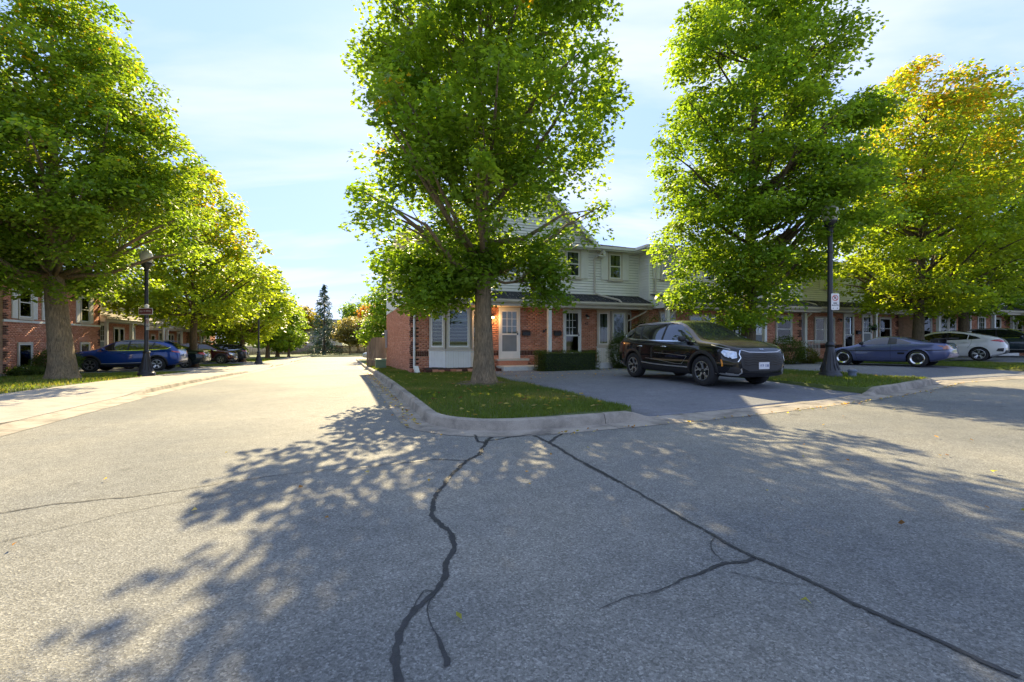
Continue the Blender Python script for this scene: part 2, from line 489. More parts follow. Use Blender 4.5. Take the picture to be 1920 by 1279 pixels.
def smooth01(x):
    x = np.clip(x, 0, 1); return x * x * (3 - 2 * x)
def uk(v):
    """kerb line of the cross street"""
    v = np.asarray(v, float)
    return 5.82 + np.where(v < 15.5, .012 * np.clip(v - 3, 0, None) ** 2, .012 * 12.5 ** 2 + 0 * v)
DRIVES = [(4.45, 10.55), (14.9, 21.8), (26.4, 38)]
def kerb_h(v):
    h = .145
    for a, b in DRIVES:
        d = min(v - a, b - v)
        h = min(h, .145 - .125 * float(smooth01((d + .45) / .55)))
    return h
kerb = empty('kerb', P(1.2, 8, 0)); tag(kerb, kind='structure')
def kerb_seg(path, hs, name='kerb_stone'):
    """path: list of (v,u); outward side is to the right of travel"""
    prof = [(.40, .005), (.035, .010), (.02, .5), (.004, .9), (-.022, 1.0), (-.12, 1.0), (-.125, -.3)]
    mb = MB(); n = len(path); k = len(prof); base = kerb.location
    for i, (v, u) in enumerate(path):
        a = path[max(i - 1, 0)]; b = path[min(i + 1, n - 1)]
        d = Vector((b[0] - a[0], b[1] - a[1])).normalized(); nrm = Vector((d.y, -d.x))
        h = hs[i]
        for j, (o, z) in enumerate(prof):
            vv, uu = v + nrm.x * o, u + nrm.y * o
            chip = .009 * mnoise.noise(Vector((vv * 3, uu * 3, j * 2.0))) + (.006 * mnoise.noise(Vector((vv * 11, uu * 11, j))) if 1 < j < 6 else 0)
            if 1 < j < 5: vv += nrm.x * chip; uu += nrm.y * chip
            zz = G(vv, uu) + (z if j < 2 else z * h + .004 + (chip * .5 if j < 6 else 0))
            x, y, _ = P(vv, uu); mb.v.append((x - base.x, y - base.y, zz - base.z))
    for i in range(n - 1):
        for j in range(k - 1):
            mb.f.append((i * k + j, i * k + j + 1, (i + 1) * k + j + 1, (i + 1) * k + j)); mb.m.append(0)
    mb.f.append(tuple(range(k))); mb.m.append(0)
    mb.f.append(tuple((n - 1) * k + j for j in range(k))); mb.m.append(0)
    return mb.build(name, M['kerb'], kerb, smooth=38)
def walk_path(pts, step=.12):
    out = []
    for (a, b) in zip(pts[:-1], pts[1:]):
        L = math.hypot(b[0] - a[0], b[1] - a[1]); n = max(1, int(L / step))
        for i in range(n): out.append((a[0] + (b[0] - a[0]) * i / n, a[1] + (b[1] - a[1]) * i / n))
    out.append(pts[-1]); return out
# side street kerb, corner, cross street kerb (travel keeps the road on the right-hand side of travel reversed)
pts = [(1.2, 52), (1.2, 7.1)]
arc = [(2.4 - 1.2 * math.cos(t), 7.05 - 1.2 * math.sin(t)) for t in np.linspace(.05, math.pi / 2, 9)]
cross = [(v, float(uk(v))) for v in np.arange(2.7, 44, .3)]
path = walk_path(pts + arc + cross)
# outward (road) side must be on the right of travel: travelling towards -u with road at -v is right-hand
acc, seg, last = 0, [path[0]], path[0]
for p in path[1:]:
    acc += math.hypot(p[0] - last[0], p[1] - last[1]); last = p; seg.append(p)
    if acc > 2.9:
        hs = [kerb_h(q[0]) if q[1] < 9.5 else .145 for q in seg]
        e = seg[-1]; d = Vector((e[0] - seg[-2][0], e[1] - seg[-2][1])).normalized() * .012
        s2 = seg[:-1] + [(e[0] - d.x, e[1] - d.y)]
        kerb_seg(s2, hs); seg = [e]; acc = 0
if len(seg) > 1: kerb_seg(seg, [.145] * len(seg))
# far-side kerb of the side street (road lies towards +v: travel along +u)
def lh(u):
    h = .11
    for a, b in ((26.6, 36), (40.5, 48.5), (8.0, 13.5)):
        h = min(h, .11 - .085 * float(smooth01((min(u - a, b - u) + .4) / .8)))
    return h
u0 = -14.0
while u0 < 71:
    seg = [(-4.62, u) for u in np.linspace(u0, u0 + 2.988, 9)]
    kerb_seg(seg, [lh(q[1]) for q in seg]); u0 += 3.0

# driveways and lawns
def drv_z(v, u): return gz(v, u) + .024 + .112 * smooth01((u - uk(v)) / 3.5)
for i, (a, b) in enumerate(DRIVES):
    grid_sheet('driveway', np.concatenate([[0], np.linspace(.18, 11.5, 24)]), lambda u: a, lambda u: b, 14, lambda v, u: gz(v, u), M['drive']).data.materials[0]
    o = bpy.data.objects['driveway' if i == 0 else 'driveway.%03d' % i]
    me = o.data
    k = 0
    for w in np.concatenate([[.17], np.linspace(.3, 11.6, 24)]):
        for vv in np.linspace(a, b, 14):
            u = float(uk(vv)) + w
            x, y, _ = P(vv, u); me.vertices[k].co = (x, y, float(drv_z(vv, u))); k += 1
    me.update()
def lawn_z(v, u):
    return gz(v, u) + .128 + .012 * np.sin(v * 2.3 + u * 1.1) + .01 * np.sin(u * 2.9 - v)
LAWNS = []
def lawn(name, us, l, r, nv=12, label=None):
    o = grid_sheet(name, us, l, r, nv, lawn_z, M['lawn']); LAWNS.append((us[0], us[-1], l, r)); return o
def la_left(u):
    if u >= 7.05: return 1.315
    t = min(1, max(0, (7.05 - u) / 1.085)); return 2.4 - 1.085 * math.sqrt(max(0, 1 - t * t))
def la_right(u): return 4.42 + max(0, (u - 12) * .05) if u > 6.3 else 4.1 + (u - 6.03) * 1.1
lawn('lawn', np.concatenate([np.linspace(5.98, 7.1, 8), np.arange(7.4, 18.3, .4)]), la_left, lambda u: la_right(u) if u < 17.5 else 4.7)
lawn('lawn', np.arange(18.2, 52, .8), lambda u: 1.33, lambda u: 2.6 if u < 29.5 else 9.0, 6)
lawn('lawn', np.arange(0, 11.6, .4), lambda w: 10.6, lambda w: 14.85, 12)
lawn('lawn', np.arange(0, 12.1, .4), lambda w: 21.85, lambda w: 26.35, 14)
for nm, (a, b) in (('lawn.002', (10.6, 14.85)), ('lawn.003', (21.85, 26.35))):
    me = bpy.data.objects[nm].data; nv = 12 if nm.endswith('2') else 14; k = 0
    for w in (np.arange(0, 11.6, .4) if nv == 12 else np.arange(0, 12.1, .4)):
        for vv in np.linspace(a, b, nv):
            u = float(uk(vv)) + .115 + w; x, y, _ = P(vv, u)
            me.vertices[k].co = (x, y, float(lawn_z(vv, u))); k += 1
    me.update()
grid_sheet('lawn', np.arange(-14, 72, 1.0), lambda u: -13.6, lambda u: -7.28, 8, lambda v, u: gz(v, u) + .10 + .012 * np.sin(v * 2 + u), M['lawn'])
grid_sheet('lawn', np.arange(72, 96, 2.0), lambda u: -60, lambda u: 50, 40, lambda v, u: gz(v, u) + .10, M['lawn'])
grid_sheet('lawn', np.arange(-14, 96, 2.0), lambda u: -70, lambda u: -13.55, 20, lambda v, u: gz(v, u) + .095, M['lawn'])
grid_sheet('lawn', np.arange(18.3, 72, 2.0), lambda u: 2.55 if u < 30 else 8.9, lambda u: 60, 30, lambda v, u: gz(v, u) + .12, M['lawn'])
for i, (a, b) in enumerate(((27.2, 35.6), (41.0, 48.2), (8.4, 13.2))):
    grid_sheet('driveway', np.linspace(a, b, 12), lambda u: -13.4, lambda u: -7.3, 8, lambda v, u: gz(v, u) + .128, M['drive'])
# concrete pavement of single slabs
pav = empty('pavement', P(-6, 10, 0)); tag(pav, kind='structure')
u0 = -14.0
while u0 < 71:
    mb = MB(); a, b = u0, u0 + 1.785
    q = [(-7.3, a), (-4.81, a), (-4.81, b), (-7.3, b)]
    dip = lambda v, u: (.104 if v < -6 else lh(u) - .004)
    top = [Vector(P(v, u, G(v, u) + dip(v, u))) - pav.location for v, u in q]
    bot = [p - Vector((0, 0, .12)) for p in top]
    mb.hexa(bot, top); mb.build('slab', M['walk'], pav); u0 += 1.8

# tar-filled cracks, lying on the asphalt
FP = 853.33
def at(x, y, z=0.0):
    Z = (CAMH - z) * FP / (y - 639.5); return ((x - 960) / FP * Z, Z)
def crack(px, w0, w1, name='tar_seam', jit=.5, lift=.004):
    pts = [at(*p) for p in px]
    fine = []
    for a, b in zip(pts[:-1], pts[1:]):
        L = math.hypot(b[0] - a[0], b[1] - a[1]); n = max(2, int(L / .018))
        for i in range(n): fine.append((a[0] + (b[0] - a[0]) * i / n, a[1] + (b[1] - a[1]) * i / n))
    fine.append(pts[-1]); mb = MB(); N = len(fine)
    wob = [mnoise.noise(Vector((p[0] * 6, p[1] * 6, 3.3))) * .02 + mnoise.noise(Vector((p[0] * 25, p[1] * 25, 1))) * .006 for p in fine]
    for i, p in enumerate(fine):
        a = fine[max(i - 1, 0)]; b = fine[min(i + 1, N - 1)]
        d = Vector((b[0] - a[0], b[1] - a[1])); d = d.normalized() if d.length else Vector((0, 1)); nr = Vector((-d.y, d.x))
        w = w0 + (w1 - w0) * i / (N - 1)
        for sgn in (-1, 1):
            h = max(.0015, w * .42 * (1 + 1.1 * jit * mnoise.noise(Vector((p[0] * 30, p[1] * 30, 7 * sgn))) * 1.6 + .9 * jit * mnoise.noise(Vector((p[0] * 85, p[1] * 85, 3 * sgn)))))
            x = p[0] + nr.x * (wob[i] + sgn * h); y = p[1] + nr.y * (wob[i] + sgn * h)
            v, u = vu(x, y); mb.v.append((x, y, G(v, u) + lift))
    for i in range(N - 1): mb.f.append((2 * i, 2 * i + 1, 2 * i + 3, 2 * i + 2)); mb.m.append(0)
    return mb.build(name, M['tar'], kind='structure')
z1 = lambda L: [(400 + x / 2.526, 800 + y / 2.526) for x, y in L]
z2 = lambda L: [(1100 + x / 2.341, 760 + y / 2.341) for x, y in L]
z3 = lambda L: [(x / 3, 660 + y / 3) for x, y in L]
crack(z1([(1330, 42), (1285, 85), (1260, 140), (1195, 170), (1100, 265), (1045, 350), (1035, 420), (1130, 520), (1145, 560), (1105, 650), (1100, 710), (1050, 790), (940, 890), (885, 960), (860, 1060), (872, 1170), (905, 1240)]), .05, .034)
crack(z1([(1050, 790), (1015, 860), (1020, 930), (1065, 990)]), .008, .006, lift=.005)
crack(z1([(1065, 985), (1085, 1040), (1110, 1110), (1120, 1140)]), .012, .03, lift=.006)
crack(z1([(1040, 785), (1000, 785), (965, 840), (935, 890)]), .008, .006, lift=.005)
crack(z1([(1290, 75), (1400, 58), (1510, 45), (1600, 42)]), .03, .03, lift=.006)
crack(z1([(500, 210), (700, 195), (900, 175), (1050, 160), (1190, 165)]), .012, .02, lift=.007)
crack(z1([(1520, 50), (1600, 88), (1760, 185), (1920, 275)]), .05, .035, lift=.005)
crack(z1([(1240, 45), (1250, 78), (1290, 84)]), .03, .04, lift=.009)
crack(z1([(1590, 85), (1620, 60), (1650, 44)]), .05, .03, lift=.0065)
crack(z2([(0, 265), (260, 415), (540, 575), (740, 685), (870, 740), (1050, 830), (1330, 970), (1500, 1040), (1700, 1130), (1900, 1225)]), .016, .030, lift=.008)
crack(z2([(740, 685), (690, 700), (600, 708), (540, 735), (480, 760), (380, 795)]), .03, .014, lift=.0055)
crack(z2([(380, 795), (300, 828), (230, 840), (150, 870), (60, 905)]), .008, .005, lift=.0058)
crack(z2([(565, 590), (545, 620), (555, 655), (590, 695)]), .007, .006, lift=.006)
crack(z2([(640, 745), (700, 765), (820, 795), (900, 800), (1000, 820)]), .007, .004, lift=.0062)
crack(z3([(0, 910), (140, 885), (280, 860), (420, 850), (560, 830), (700, 820), (1000, 780), (1300, 730), (1500, 702), (1760, 672)]), .018, .012, jit=.6, lift=.0045)
crack(z3([(0, 1070), (350, 990), (700, 905), (1000, 845), (1290, 790)]), .009, .006, lift=.0048)

# grass blades and fallen leaves
def blades(name, n, region, zf, hgt=(.04, .085), wid=.007, seed=1, cols=((.085, .135, .024), (.12, .17, .032), (.24, .21, .085))):
    rg = np.random.default_rng(seed)
    v, u = region(rg, n); n = len(v)
    x = CA * v - SA * u; y = SA * v + CA * u; z = zf(v, u) - .012
    h = rg.uniform(hgt[0], hgt[1], n); a = rg.uniform(0, 2 * np.pi, n); w = wid * rg.uniform(.7, 1.4, n)
    lean = rg.uniform(.1, .7, n) * h; la = rg.uniform(0, 2 * np.pi, n)
    p0 = np.stack([x - np.cos(a) * w, y - np.sin(a) * w, z], 1); p1 = np.stack([x + np.cos(a) * w, y + np.sin(a) * w, z], 1)
    p2 = np.stack([x + np.cos(la) * lean, y + np.sin(la) * lean, z + h], 1)
    V = np.stack([p0, p1, p2], 1).reshape(-1, 3); F = np.arange(3 * n).reshape(-1, 3)
    nz = np.array([mnoise.noise(Vector((a_ * .7, b_ * .7, 0))) for a_, b_ in zip(v, u)])
    t = np.clip(.42 + .8 * nz + rg.normal(0, .22, n), 0, 1)
    c0, c1, c2 = map(np.array, cols)
    c = np.where(t[:, None] < .6, c0 + (c1 - c0) * (t[:, None] / .6), c1 + (c2 - c1) * ((t[:, None] - .6) / .4)) * rg.uniform(.75, 1.25, (n, 1))
    return obj(name, mesh_np(name, V, F, M['blade'], attr={'leafcol': np.repeat(c, 3, 0)}), kind='stuff')
TV, TU = vu(-.74, 12.0)
def reg_a(rg, n):
    u = rg.uniform(6.05, 17.3, n); t = rg.uniform(0, 1, n)
    l = np.array([la_left(q) for q in u]); r = np.array([la_right(q) for q in u]); v = l + (r - l) * t
    d = np.hypot(v - TV, u - TU) + .25 * np.sin(np.arctan2(u - TU, v - TV) * 5)
    k = d > .42 + .45 * rg.uniform(0, 1, n) ** 2; return v[k], u[k]
tag(blades('grass', 62000, reg_a, lawn_z, seed=3), 'green grass of the corner lawn round the big maple', 'grass')
def reg_strip(rg, n): return rg.uniform(1.4, 2.35, n), rg.uniform(17.3, 34, n)
tag(blades('grass', 14000, reg_strip, lawn_z, hgt=(.05, .1), wid=.01, seed=4), 'narrow grass strip along the brick side wall', 'grass')
def reg_b(a, b):
    def f(rg, n):
        v = rg.uniform(a, b, n); return v, uk(v) + .18 + rg.uniform(0, 10.5, n) ** 1.0
    return f
tag(blades('grass', 42000, reg_b(10.65, 14.8), lawn_z, wid=.009, seed=5), 'grass of the lawn island round the lamp post with the no-parking sign', 'grass')
tag(blades('grass', 24000, reg_b(21.9, 26.3), lawn_z, hgt=(.05, .1), wid=.012, seed=6), 'grass between the purple coupe and the white car', 'grass')
def reg_l(rg, n):
    u = rg.uniform(6, 62, n); v = rg.uniform(-13, -7.3, n)
    k = ~(((u > 27.1) & (u < 35.7)) | ((u > 40.9) & (u < 48.3)) | ((u > 8.3) & (u < 13.3))); return v[k], u[k]
tag(blades('grass', 60000, reg_l, lambda v, u: gz(v, u) + .10, hgt=(.06, .11), wid=.014, seed=8), 'grass of the front lawns across the side street', 'grass')
def litter(name, n, region, zf, seed, size=(.03, .06), label=''):
    rg = np.random.default_rng(seed); v, u = region(rg, n); n = len(v)
    x = CA * v - SA * u; y = SA * v + CA * u; z = zf(v, u)
    s = rg.uniform(size[0], size[1], n); a = rg.uniform(0, 6.28, n)
    V = []; 
    for k, (du, dv) in enumerate(((-1, 0), (0, -.7), (1, 0), (0, .7))):
        V.append(np.stack([x + s * (du * np.cos(a) - dv * np.sin(a)), y + s * (du * np.sin(a) + dv * np.cos(a)), z + .008 + rg.uniform(0, .03, n)], 1))
    V = np.stack(V, 1).reshape(-1, 3); F = np.arange(4 * n).reshape(-1, 4)
    pal = np.array([(.45, .30, .06), (.38, .20, .05), (.50, .42, .16), (.22, .11, .04), (.30, .30, .06)])
    c = pal[rg.integers(0, 5, n)] * rg.uniform(.7, 1.2, (n, 1))
    tag(obj(name, mesh_np(name, V, F, M['leaf'], attr={'leafcol': np.repeat(c, 4, 0)}), kind='stuff'), label, 'leaves')
litter('fallen_leaves', 170, reg_a, lambda v, u: lawn_z(v, u) + .05, 11, label='dry yellow leaves fallen on the corner lawn')
litter('fallen_leaves', 160, lambda rg, n: (rg.uniform(4.6, 10.4, n), rg.uniform(12, 16.9, n)), lambda v, u: drv_z(v, u), 12, (.02, .045), 'small leaves blown over the front driveway')
litter('fallen_leaves', 320, lambda rg, n: (1.0 + np.abs(rg.normal(0, .12, n)) * -1 + .05, rg.uniform(6.6, 22, n)), lambda v, u: gz(v, u) + .012, 13, (.015, .04), 'leaf litter along the kerb gutter')
litter('fallen_leaves', 60, lambda rg, n: (rg.uniform(-4, 9, n), rg.uniform(1.2, 6, n)), lambda v, u: gz(v, u) + .004, 14, (.012, .03), 'few small leaves scattered on the asphalt')
litter('fallen_leaves', 120, reg_b(10.65, 14.8), lambda v, u: lawn_z(v, u) + .05, 15, label='dry leaves on the grass by the lamp post')

# soil edges of the lawns and driveways
for o in list(bpy.data.objects):
    if o.name.split('.')[0] in ('lawn', 'driveway') and o.type == 'MESH':
        bm = bmesh.new(); bm.from_mesh(o.data)
        ed = [e for e in bm.edges if e.is_boundary]
        r = bmesh.ops.extrude_edge_only(bm, edges=ed)
        for v in r['geom']:
            if isinstance(v, bmesh.types.BMVert): v.co.z -= .25
        bm.to_mesh(o.data); bm.free()

# bare soil round the maple's foot
mb = MB(); N = 36
for k, rr in enumerate((.2, .45, .7, .85)):
    for i in range(N):
        a = 2 * math.pi * i / N; q = rr * (1 + .16 * math.sin(3 * a + 1) + .12 * math.sin(7 * a)) if k else rr
        v, u = TV + math.cos(a) * q, TU + math.sin(a) * q; x, y, _ = P(v, u); mb.v.append((x, y, float(lawn_z(v, u)) + (.045, .03, .012, -.02)[k]))
for k in range(3):
    for i in range(N): mb.f.append((k * N + i, k * N + (i + 1) % N, (k + 1) * N + (i + 1) % N, (k + 1) * N + i)); mb.m.append(0)
mb.build('bare_soil', pmat('dry_soil', (.17, .12, .075), .95, var=.4, scale=14, bmp=.8, bscale=50), kind='structure', smooth=0)

litter('fallen_leaves', 150, lambda rg, n: ((lambda v: (v, uk(v) - .42 - np.abs(rg.normal(0, .08, n))))(rg.uniform(2.6, 16, n))), lambda v, u: gz(v, u) + .012, 17, (.012, .032), 'leaf litter along the cross street gutter')
# ============================================================ trees and shrubs
LEAF_MAPLE = (np.array([(0, 0), (.30, -.12), (.52, .10), (.34, .28), (.50, .62), (.20, .55), (0, 1.0), (-.20, .55), (-.50, .62), (-.34, .28), (-.52, .10), (-.30, -.12)]),
              [(0, 1, 2, 3), (0, 3, 4, 5), (0, 5, 6, 7), (0, 7, 8, 9), (0, 9, 10, 11)])
LEAF_MAPLE3 = (np.array([(0, 0), (.42, -.05), (.50, .45), (.2, .5), (0, 1.0), (-.2, .5), (-.50, .45), (-.42, -.05)]), [(0, 1, 2, 3), (0, 3, 4, 5), (0, 5, 6, 7)])
LEAF_OVAL = (np.array([(0, 0), (.42, .35), (0, 1.0), (-.42, .35)]), [(0, 1, 2, 3)])
def leaf_cloud(C, cc, per, spread, size, rg, shape, colf, droop=.35, flat=.5):
    """C (k,3) clump centres, cc (k,3) colours -> leaf mesh arrays"""
    k = len(C); n = k * per
    base = np.repeat(C, per, 0); sp = np.repeat(spread, per)[:, None]
    off = rg.normal(0, 1, (n, 3)); off /= np.maximum(1.0, np.linalg.norm(off, axis=1, keepdims=True) / 1.9)
    off *= np.array([1, 1, flat]) * .62
    p = base + off * sp
    p[:, 2] -= droop * (np.linalg.norm(off[:, :2], axis=1) ** 2) * sp[:, 0]
    s = size * rg.uniform(.5, 1.3, n)
    yaw = np.arctan2(off[:, 1], off[:, 0]) + rg.normal(0, .9, n); tilt = rg.normal(-.42, .42, n); roll = rg.normal(0, .42, n)
    d = np.stack([np.cos(yaw) * np.cos(tilt), np.sin(yaw) * np.cos(tilt), np.sin(tilt)], 1)
    side = np.stack([-np.sin(yaw), np.cos(yaw), np.zeros(n)], 1)
    up = np.cross(d, side)
    side = side * np.cos(roll)[:, None] + up * np.sin(roll)[:, None]
    shp, fs = shape; m = len(shp)
    V = (p[:, None, :] + s[:, None, None] * (shp[None, :, 1:2] * d[:, None, :] + shp[None, :, 0:1] * side[:, None, :])).reshape(-1, 3)
    F = (np.arange(n)[:, None, None] * m + np.array(fs)[None]).reshape(-1, 4)
    col = np.repeat(cc * rg.uniform(.72, 1.25, (k, 1)), per, 0) * rg.uniform(.86, 1.14, (n, 1)); col = colf(p, col, rg)
    return V, F, np.repeat(col, m, 0)
def trunk_mesh(name, pts, rad, mat, flare=1.7, n=22, seed=0):
    """bent, flared, lumpy trunk"""
    P_ = [Vector(p) for p in pts]; fine = []; rr = []
    for i in range(len(P_) - 1):
        for t in np.linspace(0, 1, 8, endpoint=False):
            fine.append(P_[i].lerp(P_[i + 1], t)); rr.append(rad[i] + (rad[i + 1] - rad[i]) * t)
    fine.append(P_[-1]); rr.append(rad[-1])
    mb = MB()
    for i, p in enumerate(fine):
        h = p.z - P_[0].z
        fl = 1 + (flare - 1) * math.exp(-h / .28)
        for k in range(n):
            a = 2 * math.pi * k / n
            lob = 1 + (.16 * math.exp(-h / .35)) * math.sin(5 * a + seed) + .06 * mnoise.noise(Vector((math.cos(a) * 2, math.sin(a) * 2, p.z * 1.2 + seed)))
            lob += .02 * mnoise.noise(Vector((math.cos(a) * 7, math.sin(a) * 7, p.z * 3 + seed)))
            q = rr[i] * fl * lob
            mb.v.append((p.x + math.cos(a) * q, p.y + math.sin(a) * q, p.z))
    for i in range(len(fine) - 1):
        for k in range(n):
            k2 = (k + 1) % n
            mb.f.append((i * n + k, i * n + k2, (i + 1) * n + k2, (i + 1) * n + k)); mb.m.append(0)
    return mb.mesh(name, mat, smooth=0)
def tree(name, X, Y, label, prof, trunk_r, clumps, per, size, cols, seed, axis_h=None, lean=(0, 0), shape=LEAF_OVAL, spread=.55, gap=-.18,
         squash=1.0, extra=(), colf=None, bark_m='bark', group=None, limbs=46, trunk_top=None, flat=.5, zoff=.1, skew=None, gfreq=.55, keep=None):
    """prof: [(height, radius)], heights above the tree's own base"""
    rg = np.random.default_rng(seed); v, u = vu(X, Y); z0 = G(v, u) + zoff
    root = empty(name, (X, Y, z0), label=label, cat='tree', group=group)
    hs = np.array([p[0] for p in prof]); rs = np.array([p[1] for p in prof]); H = hs[-1]
    zz = np.linspace(hs[0], H, 200); wgt = np.interp(zz, hs, rs) ** 2 + .05; wgt /= wgt.sum()
    C = []; tries = 0
    while len(C) < clumps and tries < clumps * 30:
        tries += 1
        z = rg.choice(zz, p=wgt) + rg.normal(0, .05); a = rg.uniform(0, 2 * np.pi)
        r = np.interp(z, hs, rs) * (1 + .2 * mnoise.noise(Vector((math.cos(a) * 1.3, math.sin(a) * 1.3, z * .55 + seed))) + .22 * mnoise.noise(Vector((math.cos(a) * 3.1, math.sin(a) * 3.1, z * 1.3 + seed))))
        q = r * (.22 + .78 * rg.uniform() ** .55)
        p = (math.cos(a) * q + lean[0] * z / H, math.sin(a) * q * squash + lean[1] * z / H, z)
        if mnoise.noise(Vector((p[0] * gfreq + seed, p[1] * gfreq, p[2] * gfreq * 1.5))) < gap: continue
        if keep and not keep(p): continue
        C.append(p)
    for (ex, ey, ez, er, n) in extra:
        for _ in range(n):
            d = rg.normal(0, 1, 3); d /= max(1, np.linalg.norm(d) / 1.5); C.append((ex + d[0] * er, ey + d[1] * er, ez + d[2] * er * .6))
    nst = clumps // 9; stray = []
    for _ in range(nst):
        z = rg.choice(zz, p=wgt); a = rg.uniform(0, 2 * np.pi); q = np.interp(z, hs, rs) * rg.uniform(1.02, 1.2)
        p = (math.cos(a) * q + lean[0] * z / H, math.sin(a) * q * squash + lean[1] * z / H, z + rg.uniform(-.2, .3))
        if keep and not keep(p): continue
        C.append(p); stray.append(len(C) - 1)
    C = np.array(C); k = len(C)
    pal = np.array(cols); w = rg.dirichlet(np.ones(len(pal)) * 1.3, k); cc = w @ pal
    cf = colf or (lambda p, c, rg: c)
    sp_ = spread * rg.uniform(.7, 1.3, k); sp_[stray] *= .7
    V, F, col = leaf_cloud(C, cc, per, sp_, size, rg, shape, cf, flat=flat)
    obj('crown', mesh_np('crown', V, F, M['leaf'], attr={'leafcol': col}), root, kind='stuff')
    # trunk and limbs
    tt = trunk_top or H * .82
    ax = [(0, 0, -.15)] + [(lean[0] * h / H + .10 * mnoise.noise(Vector((h * .5, seed, 0))) * min(1, h / 2), lean[1] * h / H + .10 * mnoise.noise(Vector((seed, h * .5, 4))) * min(1, h / 2), h) for h in np.linspace(.5, tt, 8)]
    if skew: ax = [(p[0] + skew(p[2]), p[1], p[2]) for p in ax]
    rad = [trunk_r] + [trunk_r * (1 - .93 * (h / tt) ** .85) + .012 for h in np.linspace(.5, tt, 8)]
    obj('trunk', trunk_mesh('trunk', ax, rad, M[bark_m], seed=seed), root)
    mb = MB(); axv = [Vector(p) for p in ax]
    def axis_at(h):
        for a, b in zip(axv[:-1], axv[1:]):
            if a.z <= h <= b.z: return a.lerp(b, (h - a.z) / max(1e-6, b.z - a.z))
        return axv[-1].copy()
    idx = list(rg.permutation(k)[:limbs]) + stray[:limbs // 2]; ends = []
    for i in idx:
        t = Vector(C[i]); d = math.hypot(t.x, t.y)
        h0 = max(min(prof[0][0] + .5, tt * .5), min(tt * .95, t.z - d * rg.uniform(.35, .9)))
        a = axis_at(h0); m1 = a.lerp(t, .35) + Vector((0, 0, -.06 * d)); m2 = a.lerp(t, .7) + Vector((rg.normal(0, .12), rg.normal(0, .12), .02 * d))
        r0 = max(.012, min(trunk_r * .42, .018 * d + .012) * (1 - .5 * h0 / H))
        mb.tube([a, m1, m2, t], [r0 * 1.2, r0, r0 * .6, .006], 6); ends.append((m1, m2, r0))
    for i in rg.permutation(k)[:limbs * 3]:
        t = Vector(C[i]); best = min(ends, key=lambda e: (e[1] - t).length) if ends else None
        if best is None: break
        s_ = best[0].lerp(best[1], rg.uniform(.2, 1)); L = (t - s_).length
        if L > 2.6: continue
        mid = s_.lerp(t, .5) + Vector((rg.normal(0, .08), rg.normal(0, .08), rg.normal(0, .08)))
        mb.tube([s_, mid, t], [min(best[2] * .5, .02), .011, .004], 5)
    mb.build('limbs', M[bark_m], root, smooth=0, kind='stuff')
    return root
def yellow_top(z0, z1, amt, pal=((.42, .26, .02), (.36, .30, .03))):
    pl = np.array(pal)
    def f(p, c, rg):
        t = np.clip((p[:, 2] - z0) / (z1 - z0), 0, 1) * amt
        pick = rg.uniform(0, 1, len(p)) < t * np.clip(.6 + .8 * np.array([mnoise.noise(Vector(q * .5)) for q in p]), .1, 1.4)
        y = pl[rg.integers(0, len(pl), len(p))] * rg.uniform(.7, 1.2, (len(p), 1))
        return np.where(pick[:, None], y, c)
    return f
def spots(pts, r, colr):
    def f(p, c, rg):
        out = c.copy()
        for q in pts:
            d = np.linalg.norm(p - np.array(q), axis=1); m = (d < r) & (rg.uniform(0, 1, len(p)) < .75)
            out[m] = np.array(colr) * rg.uniform(.7, 1.25, (m.sum(), 1))
        return out
    return f
GREEN = [(0.131, 0.231, 0.025), (0.175, 0.275, 0.03), (0.094, 0.194, 0.027), (0.213, 0.294, 0.03)]
DEEP = [(0.113, 0.21, 0.025), (0.16, 0.254, 0.027), (0.093, 0.181, 0.027), (0.224, 0.29, 0.027)]
LIME = [(0.225, 0.312, 0.027), (0.175, 0.269, 0.027), (0.288, 0.338, 0.03), (0.144, 0.237, 0.027)]

# the big maple on the corner lawn
tree('maple_tree', -.74, 12.0, 'big broad maple on the corner lawn in front of the brick end house', [(2.3, .8), (3.2, 2.2), (4.2, 2.95), (5.6, 3.0), (7.6, 3.05), (9.4, 2.85), (11, 2.3), (12.6, 1.2), (13.3, .3)],
     .265, 620, 100, .112, GREEN, 21, lean=(-.15, 0), shape=LEAF_MAPLE3, spread=.44, gap=.03, gfreq=.72, limbs=60, flat=.7, zoff=.14,
     keep=lambda p: p[2] > (4.0 if p[0] > .9 else 3.6 if p[0] > .1 else 2.5) and not (p[0] < -2.2 and 5.2 < p[2] < 8.4 and p[1] > -.9),
     extra=((-1.5, -.3, 2.5, .5, 30), (-.9, .4, 2.9, .5, 20), (-2.1, .2, 3.1, .5, 20), (1.5, -.2, 3.1, .34, 14), (1.75, -.1, 2.45, .22, 8), (.0, -.25, 3.2, .35, 14), (1.2, .2, 3.8, .4, 10)),
     colf=spots([(-2.2, -1.7, 6.4), (-2.4, -1.3, 5.7), (-1.8, -2.0, 6.9), (1.2, -2.2, 8.6)], .3, (.50, .33, .03)))
